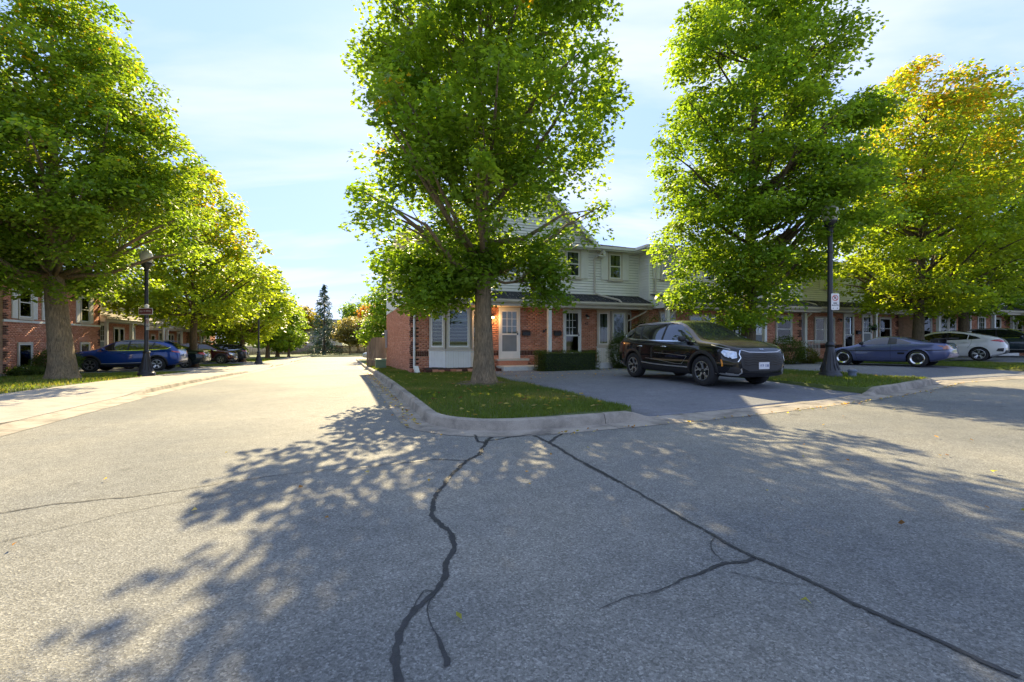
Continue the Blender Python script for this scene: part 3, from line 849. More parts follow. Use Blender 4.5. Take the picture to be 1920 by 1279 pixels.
# lindens along the cross street
tree('linden_tree', 8.0, 15.5, 'tall dense tree behind the black parked SUV beside the lamp post', [(2.0, .9), (3.0, 2.1), (4.7, 2.7), (8, 2.75), (11, 2.45), (13.5, 1.8), (16, .8), (17, .2)],
     .24, 900, 96, .125, GREEN, 33, shape=LEAF_OVAL, spread=.5, gap=-.05, gfreq=.7, bark_m='bark_dark', flat=.36, limbs=50, lean=(.5, 0), keep=lambda p: p[2] > (3.3 if p[0] < -1.6 else 1.7),
     extra=((3.3, -.6, 8.6, .5, 26), (4.1, -.5, 9.0, .3, 12), (3.2, -.5, 6.6, .6, 30), (3.0, -1.0, 5.2, .6, 26), (-2.1, -.5, 2.5, .4, 14), (-.8, -1.0, 1.8, .4, 14), (1.15, -2.5, 4.3, .3, 4), (1.5, -2.2, 5.7, .45, 14)))
tree('linden_tree', 18.7, 21.0, 'tree with golden top between the purple coupe and the white car', [(2.4, 1.4), (3.2, 3.0), (5, 3.6), (7.5, 3.6), (10, 3.2), (12, 2.4), (14.2, .8)],
     .24, 720, 84, .15, LIME, 41, spread=.58, gap=-.06, gfreq=.6, bark_m='bark_dark', flat=.36, limbs=50, lean=(.5, 0), colf=yellow_top(6, 13.5, .7, ((.46, .33, .03), (.40, .34, .04), (.44, .28, .03))))
tree('linden_tree', 26.4, 26.6, 'green tree with its trunk showing above the white car roof', [(2.6, 1.8), (3.7, 3.6), (6, 4.3), (9, 4.0), (12, 3.0), (14.3, 1.6), (15.6, .5)],
     .27, 700, 64, .19, GREEN, 43, spread=.78, gap=-.16, bark_m='bark_dark', flat=.4, limbs=36, colf=yellow_top(10, 16, .3))
tree('linden_tree', 38, 31, 'dark tree at the far right edge behind the parked cars', [(1.6, 2.0), (3, 4.6), (7, 5.2), (11, 4.0), (14, 1.5)],
     .27, 420, 48, .27, DEEP, 45, spread=.9, bark_m='bark_dark', flat=.45, limbs=24)
# trees along the side street, left
tree('linden_tree', -15.75, 16.0, 'largest tree at the left edge, thick trunk in front of the brick house', [(3.1, 1.4), (3.9, 3.0), (5.4, 3.7), (7.5, 3.7), (9.5, 2.8), (11.5, 2.1), (13.4, 1.3), (15.2, .4)],
     .38, 940, 98, .14, DEEP, 51, spread=.58, gap=-.08, gfreq=.65, bark_m='bark', flat=.4, limbs=56, colf=yellow_top(6, 15, .14), skew=lambda h: -.10 * h if h < 4 else -.4,
     keep=lambda p: not (p[2] < 5.6 and math.hypot(p[0] - 1.25 - .635 * max(0, (p[0] - 1.25) * .635 - (p[1] - 2.05) * .773), p[1] - 2.05 + .773 * max(0, (p[0] - 1.25) * .635 - (p[1] - 2.05) * .773)) < 1.0),
     extra=((-4.6, -2.5, 9, 1.6, 60), (-4, -2, 5, 1.4, 50), (-6, 0, 7, 1.6, 60), (-5, 0, 11, 1.4, 50)))
row = [(-20.3, 29.0, [(2.9, 1.5), (3.7, 3.6), (5, 4.1), (8, 3.5), (11, 2.2), (13.2, .5)], .24, 560, 48, .23, LIME, 61, 'lime green tree with yellowing top behind the blue SUV', 13.5),
       (-24.6, 41.5, [(2, 1.5), (3, 3.3), (5, 3.8), (8, 2.9), (10.8, .5)], .24, 360, 44, .28, LIME, 62, 'second lime green tree along the side street behind the maroon car', 30),
       (-29.5, 48, [(2, 1.6), (4, 3.6), (8, 3.0), (12, .6)], .25, 300, 42, .3, GREEN, 63, 'green tree further down the side street behind the house row', 30),
       (-30.6, 57, [(1.8, 1.6), (3, 3.2), (6, 3.2), (9, 2.0), (11.4, .5)], .25, 320, 42, .33, GREEN, 64, 'green tree by the far fence, left of two thin trunks', 30),
       (-34.0, 66, [(1.2, 1.8), (3, 3.0), (6, 2.7), (9.2, .6)], .25, 300, 40, .35, DEEP, 65, 'dark green tree by the far fence, next to the spruce', 30),
       (-30.9, 63, [(1.6, 1.0), (3, 2.0), (5.5, 1.8), (7.6, .5)], .16, 200, 38, .3, GREEN, 66, 'small slim tree by the far fence in front of the dark one', 30)]
for (X, Y, pr, tr, cl, pe, sz, cols, sd_, lb, yt) in row:
    tree('street_tree', X, Y, lb, pr, tr, cl, pe, sz, cols, sd_, spread=.7, gap=-.14, bark_m='bark_dark', flat=.38, limbs=26, group='trees lining the side street', colf=yellow_top(5, yt, .55) if yt < 20 else None)
tree('street_tree', -12.3, 45.5, 'green tree just behind the wooden gate at the brick house corner', [(1.0, 1.0), (2, 2.2), (4, 2.3), (6.5, 1.7), (8.4, .4)], .16, 260, 40, .26, GREEN, 67, spread=.75, bark_m='bark_dark', limbs=22, group='trees lining the side street')
PALE = [(.22, .20, .09), (.17, .17, .06), (.30, .25, .13), (.13, .14, .04)]
tree('crab_apple_tree', -29.0, 81.5, 'pale cream green small tree by the far fence, beside the spruce', [(1.8, 1.2), (3, 2.7), (5, 2.6), (7.0, .8)], .16, 200, 36, .3, PALE, 71, spread=.7, limbs=20, group='pale trees by the far fence')
tree('crab_apple_tree', -26.2, 82.0, 'pale cream green small tree by the far fence, further from the spruce', [(1.8, 1.0), (3, 2.3), (5, 2.2), (6.6, .7)], .14, 170, 36, .3, PALE, 72, spread=.7, limbs=20, group='pale trees by the far fence')
ORNG = [(.42, .13, .02), (.36, .17, .03), (.25, .16, .03)]
tree('maple_tree', -30.5, 100, 'orange red topped tree rising behind the pale trees', [(3, 2), (6, 4), (9, 3), (11, .6)], .2, 180, 36, .45, ORNG, 73, spread=1.0, limbs=12)
tree('background_tree', -36.5, 108, 'round green tree beyond the fence right of the spruce tip', [(3, 2), (6, 4), (10, 3.6), (13, .8)], .25, 200, 36, .5, GREEN, 74, spread=1.1, limbs=12)
tree('background_tree', -49, 106, 'yellow green tree beyond the fence left of the spruce', [(3, 2), (6, 4), (9, 3), (11.5, .8)], .25, 180, 36, .5, [(.25, .2, .02), (.15, .17, .02)], 75, spread=1.1, limbs=12)
tree('background_tree', -20, 112, 'green tree far behind the pale trees near the gate', [(2, 2), (5, 4.5), (9, 4), (11.5, .8)], .25, 200, 36, .5, LIME, 76, spread=1.1, limbs=12)
tree('background_tree', 6.5, 36, 'tree top showing above the ridge between the maple and the linden', [(2, 2), (5, 3.6), (7.5, 2.8), (10, .5)], .25, 220, 36, .3, GREEN, 90, spread=.9, limbs=10)

# spruce
def spruce(X, Y, H, rad, label):
    rg = np.random.default_rng(5); v, u = vu(X, Y); z0 = G(v, u) + .1
    root = empty('spruce_tree', (X, Y, z0), label=label, cat='tree')
    obj('trunk', trunk_mesh('trunk', [(0, 0, -.1), (0, 0, H * .5), (0, 0, H * .98)], [.2, .11, .02], M['bark_dark'], 1.3, 10), root)
    V = []; F = []; Cc = []; mb = MB(); n = 0
    z = .8
    while z < H * .985:
        t = z / H; L = rad * (1 - t) ** .8 * (.55 + .45 * rg.uniform()) + .15
        for k in range(int(6 + 5 * (1 - t))):
            a = rg.uniform(0, 6.28); l = L * rg.uniform(.6, 1.12); tip = Vector((math.cos(a) * l, math.sin(a) * l, z - .28 * l + .12 * l * rg.uniform()))
            s = Vector((0, 0, z + .1)); mid = s.lerp(tip, .5) + Vector((0, 0, -.05 * l))
            mb.tube([s, mid, tip], [.025 * (1 - t) + .006, .014, .004], 4)
            for j in range(int(10 + 22 * l / rad)):
                q = rg.uniform(.15, 1.0); p = s.lerp(tip, q) + Vector(rg.normal(0, .07 + .10 * l / rad, 3)) * 1.0
                p.z -= abs(rg.normal(0, .12)); d = (tip - s).normalized() * .22 + Vector(rg.normal(0, .08, 3)); d.z -= .06
                sd_ = d.cross(Vector(rg.normal(0, 1, 3))).normalized() * rg.uniform(.045, .085)
                V += [p - sd_, p + sd_, p + d + sd_ * .3, p + d - sd_ * .3]; F.append((n, n + 1, n + 2, n + 3)); n += 4
                c = np.array((.045, .085, .05)) * rg.uniform(.6, 1.5); Cc += [c] * 4
        z += .26 + .16 * (1 - t)
    obj('crown', mesh_np('crown', np.array([tuple(p) for p in V]), np.array(F), M['needle'], attr={'leafcol': np.array(Cc)}), root, kind='stuff')
    mb.build('limbs', M['bark_dark'], root, kind='stuff')
spruce(-32.8, 79.5, 12.4, 3.7, 'dark blue green spruce standing alone before the far fence')

# shrubs
def shrub(name, v, u, sx, sy, h, label, cols, n, size, seed, boxy=False, cat='shrub', zf=lawn_z, rz=ANG, group=None):
    rg = np.random.default_rng(seed); x, y, _ = P(v, u); z0 = float(zf(v, u))
    root = empty(name, (x, y, z0 - .03), rz, label=label, cat=cat, group=group)
    q = rg.uniform(-1, 1, (n, 3))
    if boxy:
        f = rg.integers(0, 3, n); e = rg.uniform(.82, 1.0, n) * np.sign(rg.uniform(-1, 1, n)); q[np.arange(n), f] = e
        p = np.stack([q[:, 0] * sx, q[:, 1] * sy, (q[:, 2] * .5 + .5) * h], 1)
        p[:, 2] += .035 * np.sin(p[:, 0] * 5 + 1) + .02 * np.sin(p[:, 1] * 9)
    else:
        q = rg.normal(0, 1, (n, 3)); q /= np.linalg.norm(q, axis=1, keepdims=True); r = rg.uniform(.45, 1.0, n) ** .5
        lump = np.array([1 + .28 * mnoise.noise(Vector(t * 2.2) + Vector((seed, 0, 0))) for t in q])
        q *= (r * lump)[:, None]; p = np.stack([q[:, 0] * sx, q[:, 1] * sy, np.clip(q[:, 2] * .55 + .5, .04, 2) * h], 1)
    if boxy:
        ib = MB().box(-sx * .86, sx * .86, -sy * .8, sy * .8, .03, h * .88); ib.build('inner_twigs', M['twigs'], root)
    pal = np.array(cols); cc = rg.dirichlet(np.ones(len(pal)), n) @ pal
    V, F, col = leaf_cloud(p, cc, 3, np.full(n, size * 1.4), size, rg, LEAF_OVAL, lambda p, c, rg: c, flat=1)
    obj('foliage', mesh_np('foliage', V, F, M['leaf'], attr={'leafcol': col}), root, kind='stuff')
    mb = MB()
    for i in range(14):
        t = Vector(p[rg.integers(0, n)]); b = Vector((t.x * .3 + rg.normal(0, .06), t.y * .3, 0)); mb.tube([b, b.lerp(t, .5) + Vector((0, 0, .05)), t], [.018, .012, .005], 5)
    mb.build('stems', M['bark_dark'], root, kind='stuff')
    return root
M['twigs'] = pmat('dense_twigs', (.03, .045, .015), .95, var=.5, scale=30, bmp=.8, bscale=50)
HEDGE = [(.045, .085, .02), (.065, .11, .024), (.08, .12, .026), (.045, .07, .02)]
# ============================================================ houses
def boxes_mesh(name, B, mats, midx, bcol):
    """B (n,6) boxes x0 x1 y0 y1 z0 z1"""
    B = np.asarray(B, float); n = len(B)
    ix = [(0, 2, 4), (1, 2, 4), (1, 3, 4), (0, 3, 4), (0, 2, 5), (1, 2, 5), (1, 3, 5), (0, 3, 5)]
    V = np.stack([np.stack([B[:, a], B[:, b], B[:, c]], 1) for a, b, c in ix], 1).reshape(-1, 3)
    fq = np.array([(0, 3, 2, 1), (4, 5, 6, 7), (0, 1, 5, 4), (1, 2, 6, 5), (2, 3, 7, 6), (3, 0, 4, 7)])
    F = (np.arange(n)[:, None, None] * 8 + fq[None]).reshape(-1, 4)
    c = np.repeat(np.asarray(bcol, float), 8)
    return mesh_np(name, V, F, mats, np.repeat(np.asarray(midx), 6), attr={'bcol': np.stack([c, c, c], 1)})
BL, BH, MJ = .203, .066, .011
def brick_layout(x0, x1, z0, z1, holes=(), ql=False, qr=False, soldier=None, rg=None):
    out = []; z = z0; k = 0
    while z < z1 - .03:
        if soldier and z + BH > soldier and z < soldier:
            hh = .2; x = x0; w = .058
            while x < x1 - .02:
                e = min(x + w, x1)
                if not any(e > a - .005 and x < b + .005 and z + hh > c and z < d for a, b, c, d in holes): out.append((x, e, z, z + hh, 1, 1))
                x = e + MJ
            z += hh + MJ; k += 1; continue
        h = min(BH, z1 - z); x = x0 - (0 if k % 2 == 0 else (BL + MJ) / 2)
        qd = (k % 7) < 5
        while x < x1 - .01:
            a_, b_ = max(x, x0), min(x + BL, x1)
            segs = [(a_, b_)]
            for a, b, c, d in holes:
                if z + h > c + .002 and z < d - .002:
                    ns = []
                    for (p, q) in segs:
                        if q <= a or p >= b: ns.append((p, q)); continue
                        if p < a: ns.append((p, a))
                        if q > b: ns.append((b, q))
                    segs = ns
            for (p, q) in segs:
                if q - p > .03:
                    mid = (p + q) / 2
                    dark = 1 if qd and ((ql and mid < x0 + .27) or (qr and mid > x1 - .27)) else 0
                    out.append((p, q, z, z + h, dark, 1 if q - p > BL - .004 else 0))
            x += BL + MJ
        z += BH + MJ; k += 1
    return out
BRICK_ONE = {}
def brick_wall(parent, lay, mapf, singles=0, rg=rng):
    """mapf turns (a0,a1,z0,z1) into a box (x0,x1,y0,y1,z0,z1)"""
    B = []; mi = []; bc = []
    order = sorted(lay, key=lambda q: (not q[5], q[0])) if singles else lay
    n1 = 0
    for q in order:
        bx = mapf(*q[:4])
        if singles and q[5] and n1 < singles:
            sold = q[3] - q[2] > .1; key = (sold, q[4], round(bx[1] - bx[0], 2), round(bx[3] - bx[2], 2))
            if key not in BRICK_ONE:
                w, d, h = bx[1] - bx[0], bx[3] - bx[2], bx[5] - bx[4]
                me = boxes_mesh('brick', [(-w / 2, w / 2, -d / 2, d / 2, -h / 2, h / 2)], [M['brick'], M['brick_dark']], [q[4]], [.1]); BRICK_ONE[key] = me
            jit = float(rg.uniform(-.002, .002))
            obj('brick', BRICK_ONE[key], parent, ((bx[0] + bx[1]) / 2, (bx[2] + bx[3]) / 2 + jit, (bx[4] + bx[5]) / 2)); n1 += 1
            continue
        B.append(bx); mi.append(q[4]); bc.append(float(rg.uniform()))
    if B: obj('brickwork', boxes_mesh('brickwork', B, [M['brick'], M['brick_dark']], mi, bc), parent, kind='stuff')
def siding(parent, mapf, z0, z1, xf, mat, exp=.118):
    z = z0
    while z < z1 - .02:
        h = min(exp - .012, z1 - z); a, b = xf(z); a2, b2 = xf(z + h)
        if b - a < .1: break
        pr = [(-.032, 0), (-.006, h), (.0, h), (.0, 0)]
        mb = MB()
        mb.v = [mapf(a, d, z + dz) for d, dz in pr[:1]] + [mapf(a2, pr[1][0], z + h), mapf(a2, 0, z + h), mapf(a, 0, z)] + \
               [mapf(b, pr[0][0], z), mapf(b2, pr[1][0], z + h), mapf(b2, 0, z + h), mapf(b, 0, z)]
        mb.f = [(0, 1, 2, 3), (7, 6, 5, 4), (0, 4, 5, 1), (1, 5, 6, 2), (3, 2, 6, 7), (0, 3, 7, 4)]; mb.m = [0] * 6
        mb.build('siding_board', mat, parent); z += exp
def roof_plane(parent, q, mat, name='shingles', exp=.15, rg=rng, thick=.05, under=None):
    """q: bottom-left, bottom-right, top-right, top-left corners"""
    bl, br, tr, tl = [Vector(p) for p in q]
    nrm = (br - bl).cross(tl - bl).normalized()
    if nrm.z < 0: nrm = -nrm
    mb = MB(); lo = [p - nrm * thick for p in (bl, br, tr, tl)]; mb.hexa(lo, (bl, br, tr, tl))
    slab = mb.build('roof_deck', under or M['soffit'], parent)
    L = max((tl - bl).length, (tr - br).length); n = max(1, int(L / exp)); V = []; F = []; C = []
    for i in range(n):
        t0, t1 = i / n, min(1, (i + 1.25) / n)
        a0, b0 = bl.lerp(tl, t0), br.lerp(tr, t0); a1, b1 = bl.lerp(tl, t1), br.lerp(tr, t1)
        W = (b0 - a0).length; m = max(1, int(W / .3)); cuts = np.sort(np.concatenate([[0, 1], (np.arange(1, m) + rg.uniform(-.3, .3, m - 1)) / m])) if m > 1 else np.array([0, 1])
        for s0, s1 in zip(cuts[:-1], cuts[1:]):
            up = float(rg.uniform(.010, .024)); g = .006 / max(W, .1)
            p = [a0.lerp(b0, s0 + g) + nrm * up, a0.lerp(b0, s1 - g) + nrm * up, a1.lerp(b1, s1 - g) + nrm * .004, a1.lerp(b1, s0 + g) + nrm * .004, a0.lerp(b0, s0 + g), a0.lerp(b0, s1 - g)]
            k = len(V); V += [tuple(x) for x in p]; F += [(k, k + 1, k + 2, k + 3), (k + 4, k + 5, k + 1, k)]
            C += [float(np.clip(rg.normal(.5, .28), 0, 1))] * 6
    C = np.array(C)
    obj(name, mesh_np(name, np.array(V), np.array(F), mat, attr={'bcol': np.stack([C, C, C], 1)}), slab, kind='stuff')
    return slab
def window(parent, x0, x1, z0, z1, y=-.036, style='double', shutters=None, trim=None, back='curtain', label=None, rot=None, sill=True):
    """window facing -y with its frame proud of the wall; rot=(cx,cy,angle) swings it"""
    T = trim or M['trim']
    mb = MB(); f = .075
    mb.box(x0 - f, x1 + f, y - .05, y, z0 - f, z0).box(x0 - f, x1 + f, y - .05, y, z1, z1 + f).box(x0 - f, x0, y - .049, y, z0, z1).box(x1, x1 + f, y - .049, y, z0, z1)
    if sill: mb.box(x0 - f - .03, x1 + f + .03, y - .085, y - .002, z0 - f - .045, z0 - f - .002)
    w = mb.build('window', T, parent, label=label)
    s = .045; mb = MB()
    mb.box(x0, x1, y - .04, y - .006, z0, z0 + s).box(x0, x1, y - .04, y - .006, z1 - s, z1).box(x0, x0 + s, y - .039, y - .007, z0 + s, z1 - s).box(x1 - s, x1, y - .039, y - .007, z0 + s, z1 - s)
    if style == 'double': mb.box(x0 + s, x1 - s, y - .038, y - .006, (z0 + z1) / 2 - .02, (z0 + z1) / 2 + .02)
    mb.build('sash', M['white'], w)
    if style == 'double':
        MB().box(x0 + s, x1 - s, y - .026, y - .02, z0 + s, (z0 + z1) / 2 - .02).build('pane', M['glass'], w)
        MB().box(x0 + s, x1 - s, y - .026, y - .02, (z0 + z1) / 2 + .02, z1 - s).build('pane', M['glass'], w)
    else:
        MB().box(x0 + s, x1 - s, y - .026, y - .02, z0 + s, z1 - s).build('pane', M['glass'], w)
    MB().box(x0, x1, y + .001, y + .006, z0, z1).build('room', M['interior'], w)
    if back == 'curtain':
        mb = MB(); n = 14
        for side in (0, 1):
            a = x0 + s if side == 0 else x0 + (x1 - x0) * .58; b = x0 + (x1 - x0) * .42 if side == 0 else x1 - s
            xs = np.linspace(a, b, n)
            for i in range(n - 1):
                ya = y - .004 - .010 * (i % 2); yb = y - .004 - .010 * ((i + 1) % 2)
                mb.add([(xs[i], ya, z0 + s), (xs[i + 1], yb, z0 + s), (xs[i + 1], yb, z1 - s), (xs[i], ya, z1 - s)], [(0, 1, 2, 3)])
        mb.build('curtain', M['curtain'], w)
    elif back == 'slats':
        n = int((z1 - z0 - .1) / .115)
        zz = np.linspace(z0 + .07, z1 - .07, n); me = None
        for i, z in enumerate(zz):
            if abs(z - (z0 + .72 * (z1 - z0))) < .05: continue
            if me is None:
                me = MB().hexa([(x0 + .07, -.002, -.026), (x1 - .07, -.002, -.026), (x1 - .07, .004, -.024), (x0 + .07, .004, -.024)],
                               [(x0 + .07, -.014, .022), (x1 - .07, -.014, .022), (x1 - .07, -.008, .025), (x0 + .07, -.008, .025)]).mesh('slat', M['slat'])
            obj('slat', me, w, (0, y - .004, z))
        MB().box(x0 + .05, x1 - .05, y - .016, y - .004, z0 + .72 * (z1 - z0) - .03, z0 + .72 * (z1 - z0) + .03).build('rail', M['white'], w)
    if shutters:
        for sx0, sx1 in shutters:
            mb = MB().box(sx0, sx1, y - .03, y, z0 - f, z1 + f)
            n = 5
            for i in range(n):
                a = sx0 + .02 + (sx1 - sx0 - .04) * i / n; b = sx0 + .02 + (sx1 - sx0 - .04) * (i + 1) / n - .012
                mb.box(a, b, y - .042, y - .029, z0 - f + .02, z1 + f - .02)
            mb.build('shutter', M['shutter'], w)
    if rot:
        cx, cy, an = rot
        w.location = (cx, cy, 0); w.rotation_euler = (0, 0, an)
    return w
def door(parent, x0, x1, z0, z1, y=-.012, kind=0, label=None):
    mb = MB(); f = .09
    mb.box(x0 - .0, x0 + f, y - .05, y, z0, z1).box(x1 - f, x1, y - .05, y, z0, z1).box(x0 + f, x1 - f, y - .049, y, z1 - f * 1.2, z1)
    d = mb.build('door', M['trim_light'], parent, label=label)
    a, b, t = x0 + f, x1 - f, z1 - f * 1.2
    zs = z0 + (t - z0) * (.50 if kind == 0 else .44)
    MB().box(a, b, y + .002, y + .008, z0, t).build('panel', M['interior'] if kind else M['trim'], d)
    # storm door: stiles, rails, grid glass above, screen below
    mb = MB(); s = .055
    mb.box(a, a + s, y - .04, y - .01, z0, t).box(b - s, b, y - .04, y - .01, z0, t).box(a + s, b - s, y - .039, y - .01, t - .07, t).box(a + s, b - s, y - .039, y - .01, zs - .035, zs + .035).box(a + s, b - s, y - .039, y - .01, z0, z0 + (.30 if kind == 0 else .08))
    mb.build('storm_door', M['white'], d)
    gx0, gx1 = (a + s, b - s) if kind == 0 else (a + s, b - s - .12)
    MB().box(gx0, gx1, y - .022, y - .016, zs + .035, t - .07).build('pane', M['glass'], d)
    MB().box(a + s, b - s, y - .024, y - .018, z0 + (.30 if kind == 0 else .08), zs - .035).build('screen', M['screen'] if kind == 0 else M['glass_dark'], d)
    mb = MB(); nz = 3
    for i in (1, 2): xx = gx0 + (gx1 - gx0) * i / 3; mb.box(xx - .009, xx + .009, y - .031, y - .012, zs + .035, t - .07)
    for i in range(1, nz): zz = zs + .035 + (t - .105 - zs) * i / nz; mb.box(gx0, gx1, y - .030, y - .013, zz - .009, zz + .009)
    mb.build('muntins', M['white'], d)
    mb = MB().box(b - s - .0, b - .012, y - .075, y - .04, zs - .02, zs + .05).tube([(b - .05, y - .08, zs + .1), (b - .05, y - .045, zs + .1)], .018, 8)
    mb.build('handle', M['black_metal'], d)
    return d
def text_mesh(s, size, mat, extrude=.004, align='CENTER'):
    c = bpy.data.curves.new('txt', 'FONT'); c.body = s; c.size = size; c.extrude = extrude; c.align_x = align; c.align_y = 'CENTER'; c.resolution_u = 3
    o = bpy.data.objects.new('txt', c); COL.objects.link(o)
    bpy.context.view_layer.update()
    dg = bpy.context.evaluated_depsgraph_get(); me = bpy.data.meshes.new_from_object(o.evaluated_get(dg))
    bpy.data.objects.remove(o); bpy.data.curves.remove(c)
    me.materials.clear(); me.materials.append(mat); return me
def wall_text(name, s, size, x, y, z, mat, parent, rz=0):
    o = obj(name, text_mesh(s, size, mat), parent, (x, y, z)); o.rotation_euler = (R(90), 0, rz); return o
def pent(parent, x0, x1, y0, y1, zt, ze, mat, ends=(True, True), fas=.27, trim=None):
    """lean-to porch roof from wall y0 (top zt) out to y1<y0 (edge ze)"""
    T = trim or M['trim']
    slab = roof_plane(parent, [(x0, y1 - .04, ze), (x1, y1 - .04, ze), (x1, y0, zt), (x0, y0, zt)], mat)
    slab.name = 'porch_roof'
    MB().box(x0, x1, y1, y1 + .03, ze - fas, ze - .055).build('fascia', T, slab)
    MB().box(x0, x1, y1 + .03, y0, ze - fas + .02, ze - fas + .045).build('soffit', M['soffit'], slab)
    g = MB(); pr = [(-.02, -.012), (-.13, -.012), (-.142, -.03), (-.125, -.075), (-.10, -.11), (-.02, -.115)]
    for xx in (x0, x1): g.v += [(xx, y1 + a, ze + b - .04) for a, b in pr]
    n = len(pr); g.f = [(i, (i + 1) % n, n + (i + 1) % n, n + i) for i in range(n)] + [tuple(range(n)), tuple(range(2 * n - 1, n - 1, -1))]; g.m = [0] * len(g.f)
    g.build('gutter', T, slab)
    for e, xx, s in ((ends[0], x0, -1), (ends[1], x1, 1)):
        if e: MB().prism([(0, 0)], 0, 0) if False else MB().hexa([(xx - .012, y1, ze - fas), (xx + .012, y1, ze - fas), (xx + .012, y0, ze - fas), (xx - .012, y0, ze - fas)], [(xx - .012, y1, ze - .06), (xx + .012, y1, ze - .06), (xx + .012, y0, zt - .06), (xx - .012, y0, zt - .06)]).build('end_board', M['trim_light'], slab)
    return slab
def downspout(parent, pts, mat=None, w=.07):
    """rectangular pipe along points, closely joined"""
    mb = MB(); mb.tube(pts, w * .62, 4); o = mb.build('downspout', mat or M['trim'], parent); return o
def post(parent, x, y, z0, z1, w=.075):
    mb = MB().box(x - w, x + w, y - w, y + w, z0, z1).box(x - w - .02, x + w + .02, y - w - .02, y + w + .02, z1 - .1, z1 - .02).box(x - w - .02, x + w + .02, y - w - .02, y + w + .02, z0, z0 + .12)
    return mb.build('post', M['trim_light'], parent)
def lamp_wall(parent, x, z, lit, y=-.02):
    mb = MB().lathe([(.0, 0), (.055, 0), (.055, .02), (.02, .03)], 12, axis='y', c=(x, y, z + .08)).tube([(x, y - .02, z + .08), (x, y - .1, z + .11), (x, y - .13, z + .07)], .012, 6)
    mb.lathe([(.012, .08), (.06, .05), (.085, .0), (.08, -.005)], 14, c=(x, y - .13, z))
    l = mb.build('porch_light', M['black_metal'], parent, smooth=40, label='lit porch lamp glowing orange' if lit else None)
    MB().lathe([(.0, .03), (.045, .02), (.055, -.03), (.04, -.075), (0, -.09)], 12, c=(x, y - .13, z)).build('bulb', M['bulb'] if lit else M['globe'], l, smooth=0)
    if lit:
        L = bpy.data.lights.new('porch_bulb', 'POINT'); L.energy = 9; L.color = (1, .55, .2); L.shadow_soft_size = .05
        lo = bpy.data.objects.new('porch_bulb', L); link(lo); lo.parent = parent; lo.location = (x, y - .22, z - .04)
def mailbox(parent, x, z, y=-.02):
    mb = MB().prism([(x - .17, z - .09), (x + .17, z - .09), (x + .17, z + .06), (x - .17, z + .06)], y - .11, y).hexa([(x - .18, y - .12, z + .055), (x + .18, y - .12, z + .055), (x + .18, y, z + .06), (x - .18, y, z + .06)], [(x - .18, y - .12, z + .07), (x + .18, y - .12, z + .07), (x + .18, y, z + .13), (x - .18, y, z + .13)])
    for dx in (-.08, .08): mb.tube([(x + dx, y - .02, z - .09), (x + dx, y - .02, z - .16), (x + dx, y - .07, z - .17)], .008, 5)
    return mb.build('mailbox', M['black_metal'], parent)
def bay(parent, x0, x1, xc0, xc1, out, zb, zs, z0, z1, back='slats', trim=None):
    """three-sided bay: skirt panel below, windows above"""
    T = trim or M['trim']
    pts = [(x0, 0), (xc0, -out), (xc1, -out), (x1, 0)]
    mb = MB()
    def ring(ins, za, zb_, m=0):
        q = [(x0 - ins, 0), (xc0 - ins * .4, -out - ins), (xc1 + ins * .4, -out - ins), (x1 + ins, 0)]
        b = len(mb.v); mb.v += [(x, y, za) for x, y in q] + [(x, y, zb_) for x, y in q]
        mb.f += [(b, b + 1, b + 5, b + 4), (b + 1, b + 2, b + 6, b + 5), (b + 2, b + 3, b + 7, b + 6), (b + 4, b + 5, b + 6, b + 7), (b + 3, b + 2, b + 1, b), (b, b + 4, b + 7, b + 3)]; mb.m += [m] * 6
    ring(.03, zs, z0 - .10); ring(.045, z0 - .16, z0 - .09); ring(.02, z1 + .08, z1 + .22)
    mb.v = list(mb.v)
    core = [(x0 + .02, 0), (xc0, -out + .05), (xc1, -out + .05), (x1 - .02, 0)]
    b = len(mb.v); mb.v += [(x, y, z0 - .1) for x, y in core] + [(x, y, z1 + .1) for x, y in core]
    mb.f += [(b, b + 1, b + 5, b + 4), (b + 1, b + 2, b + 6, b + 5), (b + 2, b + 3, b + 7, b + 6)]; mb.m += [0] * 3
    o = mb.build('bay_window', T, parent)
    # skirt of vertical boards
    for (a, b2) in zip(pts[:-1], pts[1:]):
        A, B = Vector((a[0], a[1], 0)), Vector((b2[0], b2[1], 0)); d = (B - A); L = d.length; d.normalize(); nr = Vector((d.y, -d.x, 0)); n = max(2, int(L / .1))
        for i in range(n):
            p, q = A + d * (L * i / n + .004), A + d * (L * (i + 1) / n - .004)
            p2, q2 = p + nr * .022, q + nr * .022
            MB().hexa([(p.x, p.y, zb), (q.x, q.y, zb), (q2.x, q2.y, zb), (p2.x, p2.y, zb)], [(p.x, p.y, zs), (q.x, q.y, zs), (q2.x, q2.y, zs), (p2.x, p2.y, zs)]).build('skirt_board', M['siding'], o)
        an = math.atan2(d.y, d.x); w = L - .2
        win = window(parent, .1, .1 + w, z0, z1, y=-.0, style='single', trim=T, back=back, rot=(A.x, A.y, an), sill=False)
    return o
